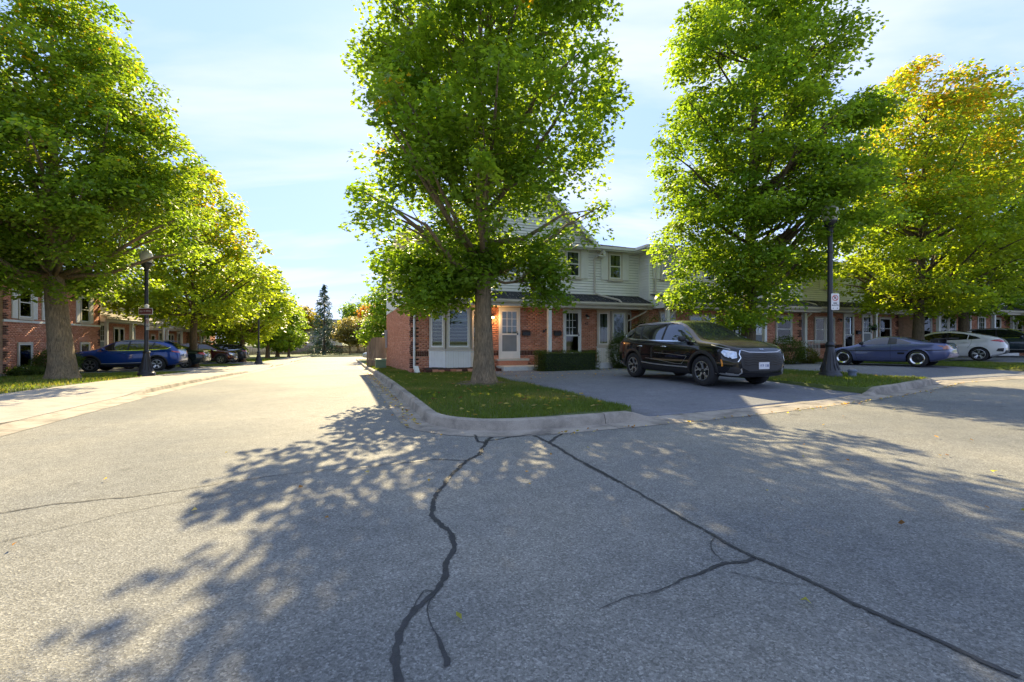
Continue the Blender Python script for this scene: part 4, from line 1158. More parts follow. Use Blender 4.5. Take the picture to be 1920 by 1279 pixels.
def block(name, org, rz, w, dep, label, zbase, holes, brick_top=2.78, siding_mat=None, eave=5.4, quoin=(False, False), singles=0, side=True, gable=None, roof_mat='shingle', ridge=1.45, over=.4, full_brick=False, sidewall=False, hip=(True, False), base_bot=-1.6):
    """common shell of a two-storey row house: brick below, lap siding above"""
    root = empty(name, (org[0], org[1], zbase), rz, label=label, cat='house')
    SM = siding_mat or M['siding']
    top = eave if full_brick else brick_top
    MB().box(.002, w - .002, 0, dep, -.42, top).build('wall', M['mortar'], root)
    MB().box(-.02, w + .02, -.04, dep, base_bot, -.415).build('foundation', M['found'], root)
    if not full_brick: MB().box(.001, w - .001, .001, dep - .001, top + .001, eave).build('upper_wall', SM, root)
    if not full_brick:
        MB().box(.03, w - .03, -.0015, .0005, top + .002, eave - .002).build('lap_shade_sheet', M['lap_shade'], root)  # dark sheet added behind the boards to draw shade lines under the laps
        if not sidewall: siding(root, lambda a, d, z: (d, a, z), 3.05, eave, lambda z: (0, 1.4), SM)
    lay = brick_layout(0, w, -.40, top, holes, quoin[0], quoin[1], soldier=None if full_brick else .66)
    brick_wall(root, lay, lambda a, b, c, d: (a, b, -.008, .004, c, d), singles)
    if sidewall:
        lay = brick_layout(.0, dep, -.40, top, (), True, False)
        brick_wall(root, lay, lambda a, b, c, d: (-.008, .004, a, b, c, d))
        siding(root, lambda a, d, z: (d, a, z), top, eave, lambda z: (0, dep), SM)
    if not full_brick:
        if gable:
            gx, gh, gp = gable
            def xf(z): return (0, w) if z < eave else (gx - gh * (gp - z) / (gp - eave), gx + gh * (gp - z) / (gp - eave))
            siding(root, lambda a, d, z: (a, d, z), 3.05, eave, lambda z: (0, w), SM)
            MB().prism([(gx - gh, eave), (gx + gh, eave), (gx, gp)], .002, .3).build('gable_wall', M['lap_shade'], root)  # gable wall coloured dark so gaps between boards read as shade
            siding(root, lambda a, d, z: (a, d, z), eave + .002, gp - .1, lambda z: (gx - gh * (gp - z) / (gp - eave), gx + gh * (gp - z) / (gp - eave)), SM)
        else:
            siding(root, lambda a, d, z: (a, d, z), 3.05, eave, lambda z: (0, w), SM)
        for xx in (0, w): MB().box(xx - .03, xx + .03, -.034, -.001, 2.9, eave).build('corner_board', SM, root)
    # main roof, ridge parallel to the front
    RM = M[roof_mat]; zr = eave + ridge; ym = dep / 2; xl, xr = -over, w + over
    hl = ym if hip[0] else 0; hr = ym if hip[1] else 0
    if not hip[0]: xl = 0
    if not hip[1]: xr = w
    rl, rr = xl + hl * (1 if hip[0] else 0), xr - hr
    f = roof_plane(root, [(xl, -over, eave), (xr, -over, eave), (rr, ym, zr), (rl, ym, zr)], RM, under=M['soffit']); f.name = 'roof'
    roof_plane(root, [(xr, dep + over, eave), (xl, dep + over, eave), (rl, ym, zr), (rr, ym, zr)], RM, under=M['soffit'])
    if hip[0]: roof_plane(root, [(xl, dep + over, eave), (xl, -over, eave), (rl, ym, zr), (rl, ym, zr + .001)], RM, under=M['soffit'])
    if hip[1]: roof_plane(root, [(xr, -over, eave), (xr, dep + over, eave), (rr, ym, zr), (rr, ym, zr + .001)], RM, under=M['soffit'])
    mb = MB().box(xl, xr, -over - .02, -over + .01, eave - .2, eave - .05).box(xl, xr, -over - .13, -over - .022, eave - .14, eave - .045)
    mb.box(xl, xr, -over + .012, .01, eave - .12, eave - .09)
    if hip[0]: mb.box(xl - .02, xl + .01, -over + .012, dep + over, eave - .2, eave - .05).box(xl + .012, .0, .012, dep + over, eave - .121, eave - .091).box(xl - .12, xl - .022, -over, dep + over, eave - .14, eave - .045)
    mb.build('eaves', M['trim_light'], root)
    if gable:
        gx, gh, gp = gable; s = (gp - eave) / gh; fo = .38; dh = gh + .3
        for sg in (-1, 1):
            x_e = gx + sg * dh; z_e = gp - s * dh; yb = ym * .8
            qs = [(x_e, -fo, z_e + .06), (x_e, yb, z_e + .06), (gx, yb, gp + .06), (gx, -fo, gp + .06)]
            roof_plane(root, qs if sg < 0 else [qs[1], qs[0], qs[3], qs[2]], RM, under=M['soffit'])
            poly = [(gx, gp + .045), (x_e, z_e + .045), (x_e, z_e - .16), (gx, gp - .20)]
            MB().prism(poly, -fo - .03, -fo + .0).build('rake_board', M['trim_light'], root)
            # boxed soffit return under the rake
            x_i = gx + sg * (gh - .02)
            MB().prism([(x_e, z_e + .0), (gx, gp - .0), (gx, gp - .05), (x_e, z_e - .05)], -fo + .002, -.03).build('rake_soffit', M['soffit'], root)
            MB().hexa([(min(x_e, x_i), -fo, z_e - .17), (max(x_e, x_i), -fo, z_e - .17), (max(x_e, x_i), .0, z_e - .17), (min(x_e, x_i), 0, z_e - .17)], [(min(x_e, x_i), -fo, z_e - .14), (max(x_e, x_i), -fo, z_e - .14), (max(x_e, x_i), .0, z_e - .14), (min(x_e, x_i), 0, z_e - .14)]).build('return', M['trim_light'], root)
    return root

# ---- the end house with doors 43 and 42
HV, HU = 2.40, 17.9
cA = P(HV, HU)
A_H = [(.72, 2.88, -.6, 2.7), (3.59, 4.53, .3, 2.62), (6.55, 7.43, .3, 2.62), (8.25, 10.05, -.6, 2.7)]
A = block('end_townhouse', cA, ANG, 10.5, 10.6, 'brick and pale siding end townhouse behind the corner maple, doors 43 and 42', .05, A_H, quoin=(True, False), singles=290, gable=(5.0, 3.15, 8.25), sidewall=True)
bay(A, .72, 2.88, 1.3, 2.3, .38, -.1, .83, .97, 2.44)
bay(A, 8.25, 10.05, 8.75, 9.55, .36, .0, .9, 1.05, 2.46, back='curtain')
door(A, 3.59, 4.53, .47, 2.60, label='white storm door with nine-pane glass, number 43')
door(A, 6.55, 7.43, .62, 2.60, kind=1, label='storm door with nine-pane glass and dark lower pane, number 42')
lamp_wall(A, 3.30, 2.2, True); lamp_wall(A, 7.72, 2.26, False)
wall_text('house_number', '43', .19, 3.30, -.022, 1.93, M['sign_black'], A); wall_text('house_number', '42', .19, 7.72, -.022, 1.97, M['sign_black'], A)
mailbox(A, 4.80, 1.52); mailbox(A, 6.27, 1.52)
MB().tube([(5.62, -.02, 1.62), (5.62, -.1, 1.62)], .05, 8).tube([(5.68, -.05, 1.68), (5.95, -.06, 1.72)], .03, 6).box(5.85, 5.97, -.07, -.01, 1.62, 1.78).build('hose_tap', M['black_metal'], A)
MB().box(3.45, 4.85, -.30, -.014, .385, .468).build('threshold', M['trim'], A)
MB().box(3.50, 4.80, -.26, -.014, .0, .384).build('brick_step', M['brick'], A)
MB().box(3.4, 5.25, -1.25, -.27, -.25, .2).build('step', M['step'], A, label='white concrete door step')
MB().box(6.3, 8.15, -1.5, -.02, -.25, .28).build('step', M['step'], A)
MB().box(6.45, 7.55, -.3, -.014, .28, .6).build('step', M['step'], A)
window(A, 3.72, 4.40, 4.04, 5.14, shutters=((3.28, 3.63), (4.49, 4.84)))
window(A, 6.70, 7.33, 4.04, 5.14, shutters=((6.24, 6.61), (7.42, 7.79)))
window(A, 8.88, 9.48, 4.04, 5.14, shutters=((8.44, 8.79), (9.57, 9.92)))
window(A, 1.2, 2.0, 4.04, 5.14, shutters=((.74, 1.11), (2.09, 2.46)))
pent(A, -.3, 10.46, -.026, -1.05, 3.26, 2.86, M['shingle_dark'], ends=(True, False))
post(A, 5.45, -.98, -.3, 2.62)
downspout(A, [(.10, -1.0, 2.66), (.12, -.7, 2.5), (.13, -.08, 2.35), (.13, -.07, .18), (.2, -.35, -.16)], M['white'])
MB().hexa([(.14, -.55, -.22), (.30, -.55, -.22), (.27, -.12, .12), (.11, -.12, .12)], [(.14, -.6, -.1), (.30, -.6, -.1), (.27, -.16, .24), (.11, -.16, .24)]).build('splash_spout', M['white'], A)
downspout(A, [(8.28, -.47, 5.25), (8.28, -.44, 5.12), (8.1, -.07, 4.86), (8.1, -.07, 3.36), (8.2, -.28, 3.24), (8.75, -1.0, 2.97), (8.8, -1.12, 2.85)])
downspout(A, [(10.2, -1.1, 2.72), (10.2, -.9, 2.5), (9.7, -.45, 2.15), (9.3, -.1, 1.95), (9.3, -.08, .2)])
# things on the side wall
side = lambda t, z: (-.012, t, z)
MB().box(-.16, -.02, 10.0, 10.32, 1.35, 1.85).lathe([(0, 0), (.085, 0), (.085, .10), (0, .11)], 14, c=(-.24, 10.16, 1.55)).box(-.12, -.02, 10.05, 10.25, .8, 1.34).build('meter_box', M['grey_box'], A)
# ---- next houses in the row
def unit_row(name, v0, u0, w, label, zb, jog_label=None, hip=(True, False), seed=0, gable=None):
    H = [(.5, 1.5, .6, 2.62), (2.2, 3.9, .9, 2.4), (4.6, 5.5, .4, 2.62), (6.2, 7.1, .4, 2.62), (7.7, 8.9, 1.1, 2.45)]
    b = block(name, P(v0, u0), ANG, w, 10, label, zb, H, quoin=(False, True), hip=hip, gable=gable)
    window(b, .62, 1.36, .95, 2.42, style='single', y=-.014); 
    door(b, 4.6, 5.5, .5, 2.6, kind=1); door(b, 6.2, 7.1, .5, 2.6)
    window(b, 2.3, 3.0, 1.0, 2.3, y=-.014); window(b, 3.15, 3.8, 1.0, 2.3, y=-.014); window(b, 7.8, 8.8, 1.15, 2.38, y=-.014)
    lamp_wall(b, 4.25, 2.2, False); mailbox(b, 5.85, 1.5)
    for xx in (1.0, 3.4, 6.4, 8.6): window(b, xx - .33, xx + .33, 4.04, 5.14, shutters=((xx - .79, xx - .42), (xx + .42, xx + .79)))
    pent(b, .02, w - .02, -.026, -1.05, 3.26, 2.86, M['shingle_dark'], ends=(True, True))
    post(b, .25, -.95, -.3, 2.62); post(b, 5.9, -.95, -.3, 2.62)
    downspout(b, [(.5, -.47, 5.25), (.5, -.44, 5.12), (.3, -.07, 4.86), (.3, -.07, 3.36), (.45, -.28, 3.24), (.95, -1.0, 2.97), (1.0, -1.12, 2.85)])
    downspout(b, [(.75, -1.1, 2.72), (.7, -1.0, 2.5), (.4, -.95, 2.25), (.38, -.95, .0)])
    MB().box(4.3, 7.4, -1.5, -.02, -.3, .2).build('step', M['step'], b)
    return b
B1 = unit_row('townhouse', HV + 10.52, HU - .72, 9.6, 'second townhouse of the row, jutting forward beside the end house', .10, seed=1)
B2 = unit_row('townhouse', HV + 20.2, HU + .3, 9.6, 'third townhouse of the row behind the lamp post and purple coupe', .24, hip=(False, False), seed=2, gable=None)
B3 = unit_row('townhouse', HV + 29.9, HU - .6, 9.6, 'fourth townhouse of the row behind the white car', .34, seed=3)
B4 = unit_row('townhouse', HV + 39.6, HU + .2, 9.6, 'fifth townhouse of the row at the far right behind dark trees', .42, hip=(False, True), seed=4)
# porch railing and planter of the third house
mb = MB()
for i in range(9): mb.box(.4 + i * .11, .42 + i * .11, -1.02, -1.0, .2, 1.0)
mb.box(.35, 1.35, -1.03, -.99, 1.0, 1.05).build('railing', M['trim_light'], B2)
# ---- houses across the side street
def left_row(name, u0, w, vf, label, zb, full):
    xs = [x for x in (1.35, 3.4, 6.3) if x < w - .7]
    H = [(x - .47, x + .47, -.3, .9) for x in xs] + [(x - .4, x + .4, 1.95, 3.3) for x in xs] if full else [(.6, 1.5, .9, 2.3), (2.2, 3.1, .3, 2.62), (4.2, 5.8, .8, 2.4), (6.6, 7.5, .3, 2.62)]
    b = block(name, P(vf, u0), ANG + R(90), w, 9 if full else 10, label, zb, H, siding_mat=M['siding_tan'], full_brick=full, quoin=(True, True), roof_mat='shingle_tan', hip=(True, True) if full else (False, False), eave=4.3 if full else 5.4)
    if full:
        for xx in xs:
            window(b, xx - .4, xx + .4, 2.0, 3.3, shutters=((xx - .86, xx - .5), (xx + .5, xx + .86)), y=-.014)
            window(b, xx - .42, xx + .42, -.22, .82, y=-.014, style='single', back=None)
            mb = MB()
            for i in range(15): mb.box(xx - .62 + i * .083, xx - .62 + i * .083 + .072, -.022, -.004, .96, 1.16)
            mb.build('lintel', M['brick'], b)
        MB().box(-.02, w + .02, -.05, -.004, 1.76, 1.86).build('string_course', M['trim_light'], b)
    else:
        window(b, .7, 1.4, 1.0, 2.2, y=-.014); door(b, 2.2, 3.1, .4, 2.6); window(b, 4.3, 4.95, .9, 2.3, y=-.014, style='single'); window(b, 5.1, 5.7, .9, 2.3, y=-.014, style='single'); door(b, 6.6, 7.5, .4, 2.6, kind=1)
        for xx in (1.2, 3.6, 5.6, 8.0):
            if xx < w - .8: window(b, xx - .33, xx + .33, 4.04, 5.1, y=-.03)
        pent(b, .02, w - .02, -.026, -1.3, 3.3, 2.86, M['shingle_tan'], ends=(True, True))
        post(b, .3, -1.2, -.3, 2.62); post(b, 3.7, -1.2, -.3, 2.62); post(b, w - .3, -1.2, -.3, 2.62)
        downspout(b, [(w - .4, -1.35, 2.72), (w - .4, -1.2, 2.5), (w - .34, -1.2, 0)])
    return b
left_row('brick_house', 25.0, 8.0, -13.3, 'dark red brick house with white shutters behind the thick left tree', .3, True)
left_row('row_house', 33.2, 9.6, -14.4, 'tan sided row house with long porch roof behind the blue SUV', -.2, False)
left_row('row_house', 43.0, 9.6, -14.4, 'tan sided row house farther down the side street behind the maroon car', -.5, False)
left_row('brick_house', 52.8, 6.6, -13.6, 'brick house at the far end of the side street', -.6, True)
left_row('row_house', 15.2, 9.6, -14.8, 'tan row house at the extreme left edge beside the brick house', .25, False)
# ---- houses beyond the far fence
def far_house(X, Y, rz, w, d, h, label):
    v, u = vu(X, Y); root = empty('far_house', (X, Y, G(v, u)), rz, label=label, cat='house')
    MB().box(0, w, 0, d, -1, h).build('wall', M['siding_tan'], root)
    roof_plane(root, [(-.4, -.4, h), (w + .4, -.4, h), (w + .4, d / 2, h + 2.6), (-.4, d / 2, h + 2.6)], M['shingle_tan'], exp=.35)
    roof_plane(root, [(w + .4, d + .4, h), (-.4, d + .4, h), (-.4, d / 2, h + 2.6), (w + .4, d / 2, h + 2.6)], M['shingle_tan'], exp=.35)
    MB().prism([(0, h), (d, h), (d / 2, h + 2.5)], 0, .1).build('gable_wall', M['siding_tan'], root, (0.05, 0, 0), R(90))
    for xx in np.arange(1.2, w - 1, 2.6):
        for zz in (1.0, 3.6):
            if zz + 1.4 < h: window(root, xx, xx + 1.1, zz, zz + 1.2, y=-.01, style='single', back=None)
    return root
far_house(-52, 104, R(10), 11, 9, 5.2, 'beige house seen beyond the fence left of the spruce')
far_house(-33, 109, R(6), 10, 9, 5.0, 'grey beige house hidden behind the pale trees beyond the fence')
far_house(-18, 112, R(4), 12, 9, 5.0, 'beige house beyond the fence near the gate')
# ---- far wooden fence
def fence(v0, u0, v1, u1, h, label):
    p0, p1 = P(v0, u0), P(v1, u1); L = math.hypot(p1[0] - p0[0], p1[1] - p0[1]); an = math.atan2(p1[1] - p0[1], p1[0] - p0[0])
    root = empty('wooden_fence', (p0[0], p0[1], G(v0, u0) + .08), an, label=label, cat='fence'); rg = np.random.default_rng(3)
    dz = G(v1, u1) - G(v0, u0)
    B = []; n = int(L / .155)
    for i in range(n):
        x = i * .155; z = dz * x / L; hh = h + rg.uniform(-.03, .03); B.append((x, x + .14, -.01, .012, z, z + hh))
    c = rg.uniform(0, 1, n)
    obj('pickets', boxes_mesh('pickets', B, M['fence'], np.zeros(n, int), c), root, kind='stuff')
    for i in range(int(L / 2.4) + 1): x = i * 2.4; z = dz * x / L; MB().box(x - .05, x + .05, .013, .11, z - .1, z + h + .06).build('post', M['fence'], root)
    for zz in (.3, h - .3): MB().hexa([(0, .013, zz), (L, .013, zz + dz), (L, .05, zz + dz), (0, .05, zz)], [(0, .013, zz + .09), (L, .013, zz + dz + .09), (L, .05, zz + dz + .09), (0, .05, zz + .09)]).build('rail', M['fence'], root)
fence(-30, 86, 26, 91, 1.5, 'long brown wooden fence closing the end of the side street')
fence(-12.0, 57, -30, 86, 1.5, 'brown wooden fence running back beside the street trees')
# gate with curved top at the back of the end house
gp = P(HV - .02, HU + 10.75)
gate = empty('wooden_gate', (gp[0], gp[1], G(HV, HU + 10.7) + .1), ANG, label='grey brown board gate with rounded top beside the house wall', cat='gate')
nb = 10
for i in range(nb):
    t = i / (nb - 1); hh = 1.78 - .5 * max(0, t - .62) ** 2 / .145 * 1.0
    MB().box(-.02 - (i + 1) * .112 + .006, -.02 - i * .112, -.02, .005, 0, hh).build('board', M['fence'], gate)
MB().box(-1.16, -.02, .006, .05, .3, .4).build('rail', M['fence'], gate)
MB().box(-1.16, -.02, .006, .05, 1.1, 1.2).build('rail', M['fence'], gate)
MB().box(-.0, .10, -.05, .05, 0, 1.8).build('post', M['fence'], gate)
# green utility pedestal
gp = P(1.75, 24.4)
ped = empty('utility_box', (gp[0], gp[1], G(1.75, 24.4) + .12), ANG, label='small pale green utility box on the grass strip', cat='utility box')
MB().box(-.26, .26, -.2, .2, 0, .42).build('cabinet', M['green_box'], ped)
MB().hexa([(-.29, -.23, .42), (.29, -.23, .42), (.29, .23, .42), (-.29, .23, .42)], [(-.25, -.19, .5), (.25, -.19, .5), (.25, .19, .5), (-.25, .19, .5)]).build('lid', M['green_box'], ped)
# planting bed by the bay window
bed = empty('planting_bed', (cA[0], cA[1], .02), ANG, label='dark mulch bed with low brick edging under the bay window', cat='flower bed')
mb = MB(); nx = 24
for i in range(nx):
    for j, yy in enumerate((-.95, -.6, -.2, .0)):
        x = .45 + (3.3 - .45) * i / (nx - 1); mb.v.append((x, yy, .13 + (0 if j in (0,) else .06 + .04 * mnoise.noise(Vector((x * 3, yy * 4, 0))))))
for i in range(nx - 1):
    for j in range(3): mb.f.append((i * 4 + j, i * 4 + j + 1, i * 4 + j + 5, i * 4 + j + 4)); mb.m.append(0)
mb.build('mulch', M['soil'], bed)
for i in range(13): MB().box(.44 + i * .225, .44 + i * .225 + .212, -1.06, -.95, -.05, .155 + .012 * math.sin(i * 2.1)).build('edging_brick', M['brick_dark'] if i % 3 == 0 else M['brick'], bed)
# shrubs by the houses
shrub('clipped_hedge', HV + 5.75, HU - 1.95, 1.25, .42, .78, 'low clipped box hedge in front of door 42', HEDGE, 5200, .035, 1, True, 'hedge', zf=drv_z)
shrub('shrub', HV + 8.35, HU - 1.75, .55, .45, 1.45, 'tall dark rounded shrub between the hedge and the black SUV', HEDGE, 3200, .045, 2, zf=drv_z)
shrub('shrub', HV + 10.0, HU - 1.8, 1.35, .45, 2.15, 'wide feathery shrub showing over the black SUV roof', [(.05, .08, .012), (.08, .11, .015), (.11, .13, .02)], 2200, .06, 3, zf=drv_z)
shrub('shrub', HV + 13.9, HU - 3.2, 1.1, .7, 1.1, 'dark shrub behind the hood of the black SUV', HEDGE, 2600, .05, 4)
shrub('shrub', HV + 16.2, HU - 3.0, 1.0, .6, 1.25, 'dark shrub by the third house porch left of the lamp post', HEDGE, 2600, .05, 5)
shrub('shrub', HV + 17.5, HU - 3.0, .5, .45, .75, 'yellowish small shrub beside the porch steps', [(.13, .13, .03), (.09, .12, .02)], 1200, .05, 6)
shrub('shrub', -12.3, 26.6, .8, 1.0, 1.15, 'dark leafy bush at the foot of the thick left tree', HEDGE, 2800, .06, 7)
shrub('shrub', -12.5, 24.9, .6, .7, .45, 'low dark plants under the brick house basement window', HEDGE, 1200, .06, 8)
shrub('shrub', -24, 72, 1.8, 1.2, 1.3, 'bright yellow green bush by the far fence', [(.17, .2, .02), (.12, .17, .02)], 1500, .14, 9)
# hanging basket of the third house porch
hb = empty('hanging_basket', P(HV + 25.75, HU - .78, 2.0), ANG, label='small green hanging basket by the porch post behind the purple coupe', cat='planter')
MB().lathe([(0, -.15), (.12, -.12), (.17, 0), (.15, 0)], 12).build('pot', M['black_metal'], hb, smooth=0)
mb = MB()
for k in range(3): a = k * 2.09; mb.tube([(math.cos(a) * .16, math.sin(a) * .16, 0), (0, 0, .7)], .005, 4)
mb.build('hanger', M['black_metal'], hb)
rg_ = np.random.default_rng(9); pc = rg_.normal(0, .11, (90, 3)) + np.array((0, 0, .03))
V_, F_, c_ = leaf_cloud(pc, np.tile(np.array([(.05, .16, .06)]), (90, 1)), 3, np.full(90, .08), .07, rg_, LEAF_OVAL, lambda p, c, rg: c)
obj('foliage', mesh_np('foliage', V_, F_, M['leaf'], attr={'leafcol': c_}), hb, kind='stuff')
# ============================================================ lamp posts and signs
def lamp_post(X, Y, label, H=5.0):
    v, u = vu(X, Y); root = empty('street_lamp', (X, Y, G(v, u) + .13), label=label, cat='street lamp', group='black iron street lamps')
    k = H / 5.0
    MB().lathe([(0, -.05), (.30, -.05), (.30, .06), (.285, .10), (.25, .13), (.235, .2), (.19, .3), (.165, .42), (.135, .58), (.12, .72), (.105, .86), (.125, .885), (.13, .92), (.105, .95), (.085, 1.0)], 20).build('base', M['black_metal'], root, smooth=35)
    mb = MB()
    for i in range(12):
        a = i * math.pi / 6; mb.tube([(math.cos(a) * .232, math.sin(a) * .232, .2), (math.cos(a) * .163, math.sin(a) * .163, .42), (math.cos(a) * .118, math.sin(a) * .118, .72)], [.022, .017, .01], 5)
    mb.build('flutes', M['black_metal'], root)
    MB().lathe([(.07, .98), (.068, 2.5), (.062, 4.15 * k), (.062, 4.16 * k)], 16).build('pole', M['black_metal'], root, smooth=40)
    MB().lathe([(.08, 3.55 * k), (.085, 3.57 * k), (.085, 3.61 * k), (.08, 3.63 * k)], 14, closed=True).build('band', M['black_metal'], root)
    MB().lathe([(.062, 4.1 * k), (.09, 4.13 * k), (.075, 4.18 * k), (.10, 4.26 * k), (.17, 4.36 * k), (.205, 4.42 * k), (.205, 4.46 * k), (.1, 4.47 * k), (0, 4.47 * k)], 20).build('fitter', M['black_metal'], root, smooth=40)
    MB().lathe([(.15, 4.46 * k), (.20, 4.55 * k), (.225, 4.68 * k), (.20, 4.82 * k), (.13, 4.92 * k), (.05, 4.97 * k), (.03, 5.0 * k), (0, 5.02 * k)], 24).build('globe', M['globe'], root, smooth=0)
    return root
LR = lamp_post(9.12, 13.05, 'black fluted lamp post with the no-parking sign on the right lawn')
LL = lamp_post(-14.5, 18.05, 'black fluted lamp post with a maroon street sign beside the blue SUV')
lamp_post(-20.6, 37.0, 'distant black lamp post beside the far parked cars')
def sign_np(X, Y, z, face, label, parent_h=0):
    root = empty('no_parking_sign', (X, Y, z), face, label=label, cat='sign')
    w, h = .115, .235; mb = MB(); n = 6; r = .03; pl = []
    for cx, cz, a0 in ((w - r, -h + r, -90), (w - r, h - r, 0), (-w + r, h - r, 90), (-w + r, -h + r, 180)):
        for i in range(n + 1): a = R(a0 + 90 * i / n); pl.append((cx + r * math.cos(a), cz + r * math.sin(a)))
    mb.prism(pl, -.003, .003).build('plate', M['sign_white'], root)
    c = (0, -.0045, .105); mb = MB(); N = 40
    for k in range(N):
        a0, a1 = 2 * math.pi * k / N, 2 * math.pi * (k + 1) / N
        mb.add([(math.cos(a) * q, c[1], c[2] + math.sin(a) * q) for a, q in ((a0, .066), (a1, .066), (a1, .086), (a0, .086))], [(0, 1, 2, 3)])
    d = .0075
    mb.add([(-.05 - d, c[1] - .0006, c[2] + .05 - d), (-.05 + d, c[1] - .0006, c[2] + .05 + d), (.05 + d, c[1] - .0006, c[2] - .05 + d), (.05 - d, c[1] - .0006, c[2] - .05 - d)], [(0, 1, 2, 3)])
    mb.build('ring', M['sign_red'], root)
    wall_text('letter', 'P', .115, 0, -.0042, .105, M['sign_black'], root)
    wall_text('lettering', 'FIRE', .06, 0, -.0042, -.045, M['sign_black'], root); wall_text('lettering', 'ROUTE', .06, 0, -.0042, -.105, M['sign_black'], root)
    mb = MB()
    for sx in (-.06, .06): mb.lathe([(0, -.008), (.012, -.007), (.012, 0)], 8, axis='y', c=(sx, -.003, -.185))
    mb.build('bolt', M['sign_black'], root)
    return root
sign_np(9.20, 12.955, 2.37, R(0), 'white no-parking sign reading fire route on the lamp post')
sign_np(-14.40, 17.965, 1.92, R(-20), 'narrow white sign below the maroon street sign, seen edge-on')
st = empty('street_sign', (-14.45, 17.95, 2.42), R(-14), label='maroon street name sign with pale border on the left lamp post', cat='sign')
MB().box(-.36, .36, -.004, .004, -.13, .13).build('border', M['sign_white'], st)
MB().box(-.335, .335, -.0075, -.0045, -.105, .105).build('panel', M['maroon'], st)
mb = MB(); rg_ = np.random.default_rng(4); x = -.29
while x < .27:          # worn letters, too small to read
    w = float(rg_.uniform(.018, .03)); arc_ = .012 - .14 * x * x
    mb.box(x, x + .009, -.0095, -.008, -.035 + arc_, .035 + arc_)
    if rg_.uniform() < .75: mb.box(x + .0092, x + w, -.0095, -.008, (.022 if rg_.uniform() < .5 else -.006) + arc_, (.035 if rg_.uniform() < .3 else .008) + arc_)
    if rg_.uniform() < .5: mb.box(x + .0092, x + w, -.0095, -.008, -.035 + arc_, -.024 + arc_)
    x += w + float(rg_.choice([.014, .014, .014, .05]))
mb.build('lettering', M['sign_white'], st)
MB().lathe([(0, 0), (.075, .02), (.08, .1), (.05, .15), (0, .165)], 14, c=(0.04, 0, .12)).build('crest', M['sign_white'], st, smooth=40)
cap = empty('drain_marker', (9.72, 13.0, G(*vu(9.72, 13.0)) + .11), label='small blue grey cylinder marker in the grass beside the lamp post', cat='marker')
MB().lathe([(0, 0), (.1, 0), (.1, .16), (.12, .17), (.12, .2), (.08, .24), (0, .25)], 14).build('cap', pmat('blue_grey', (.12, .15, .2), .5), cap, smooth=35)

# ============================================================ cars
def paint(name, c, flake=.0, rough=.22, dust_glare=.0):
    m, n, l, b, out = nt(name)
    b.inputs['Base Color'].default_value = rgba(c); b.inputs['Roughness'].default_value = rough
    b.inputs['Metallic'].default_value = flake; b.inputs['Coat Weight'].default_value = 1.0; b.inputs['Coat Roughness'].default_value = .03
    b.inputs['Specular IOR Level'].default_value = .1
    if dust_glare:  # beige on upward faces: thin dust, with sky glare painted into the colour
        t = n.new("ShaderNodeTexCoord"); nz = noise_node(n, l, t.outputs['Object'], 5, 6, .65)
        r = ramp_node(n, l, nz.outputs['Fac'], [(.2, (dust_glare * .7,) * 3), (.8, (dust_glare, dust_glare, dust_glare))])
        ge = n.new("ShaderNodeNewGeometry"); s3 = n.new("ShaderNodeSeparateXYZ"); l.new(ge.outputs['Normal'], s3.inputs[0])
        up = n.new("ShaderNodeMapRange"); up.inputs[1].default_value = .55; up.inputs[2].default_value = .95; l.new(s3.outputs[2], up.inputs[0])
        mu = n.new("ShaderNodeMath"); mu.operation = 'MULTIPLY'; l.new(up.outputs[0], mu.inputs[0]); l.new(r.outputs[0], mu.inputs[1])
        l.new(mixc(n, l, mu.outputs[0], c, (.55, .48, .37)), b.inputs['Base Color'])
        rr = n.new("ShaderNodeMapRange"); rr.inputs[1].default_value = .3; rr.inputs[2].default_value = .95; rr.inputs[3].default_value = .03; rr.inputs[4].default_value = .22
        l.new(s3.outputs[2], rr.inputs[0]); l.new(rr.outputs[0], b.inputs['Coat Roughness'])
    return m
CM = dict(tyre=pmat('tyre_rubber', (.018, .018, .019), .8, var=.2, scale=20), rim_dark=pmat('rim_black', (.012, .012, .013), .35, var=0), alloy=pmat('alloy', (.60, .61, .62), .28, metal=.9, var=.05),
          polished=pmat('polished_lip', (.72, .71, .68), .18, metal=.95, var=.04), glass=pmat('car_glass', (.008, .010, .011), .02, var=0, spec=.75, coat=.6), trim=pmat('black_plastic', (.015, .015, .016), .5, var=.1),
          chrome=pmat('chrome', (.70, .71, .72), .12, metal=1, var=0), well=pmat('wheel_well', (.006, .006, .006), .9, var=0), red=pmat('tail_lamp', (.42, .02, .015), .12, var=.1, coat=1), amber=pmat('amber_lens', (.70, .25, .02), .15, var=0, coat=1),
          lamp=pmat('headlamp_lens', (.55, .60, .66), .06, metal=.4, var=.25, scale=18, coat=1), plate=pmat('licence_plate', (.62, .62, .62), .4, var=.05), ink=pmat('plate_ink', (.06, .08, .22), .5, var=0), gap=pmat('panel_gap', (.002, .002, .002), .8, var=0), silver=pmat('silver_trim', (.45, .45, .44), .35, metal=.6, var=.05))
CM['smoked'] = pmat('smoked_lamp', (.30, .10, .04), .12, var=.4, scale=9, coat=1)
CM['bar'] = pmat('grille_bar', (.035, .035, .037), .2, metal=.5, var=0)
CM['windscreen'] = pmat('windscreen_glass', (.02, .025, .024), .02, var=.2, scale=3, spec=.8, coat=.8)
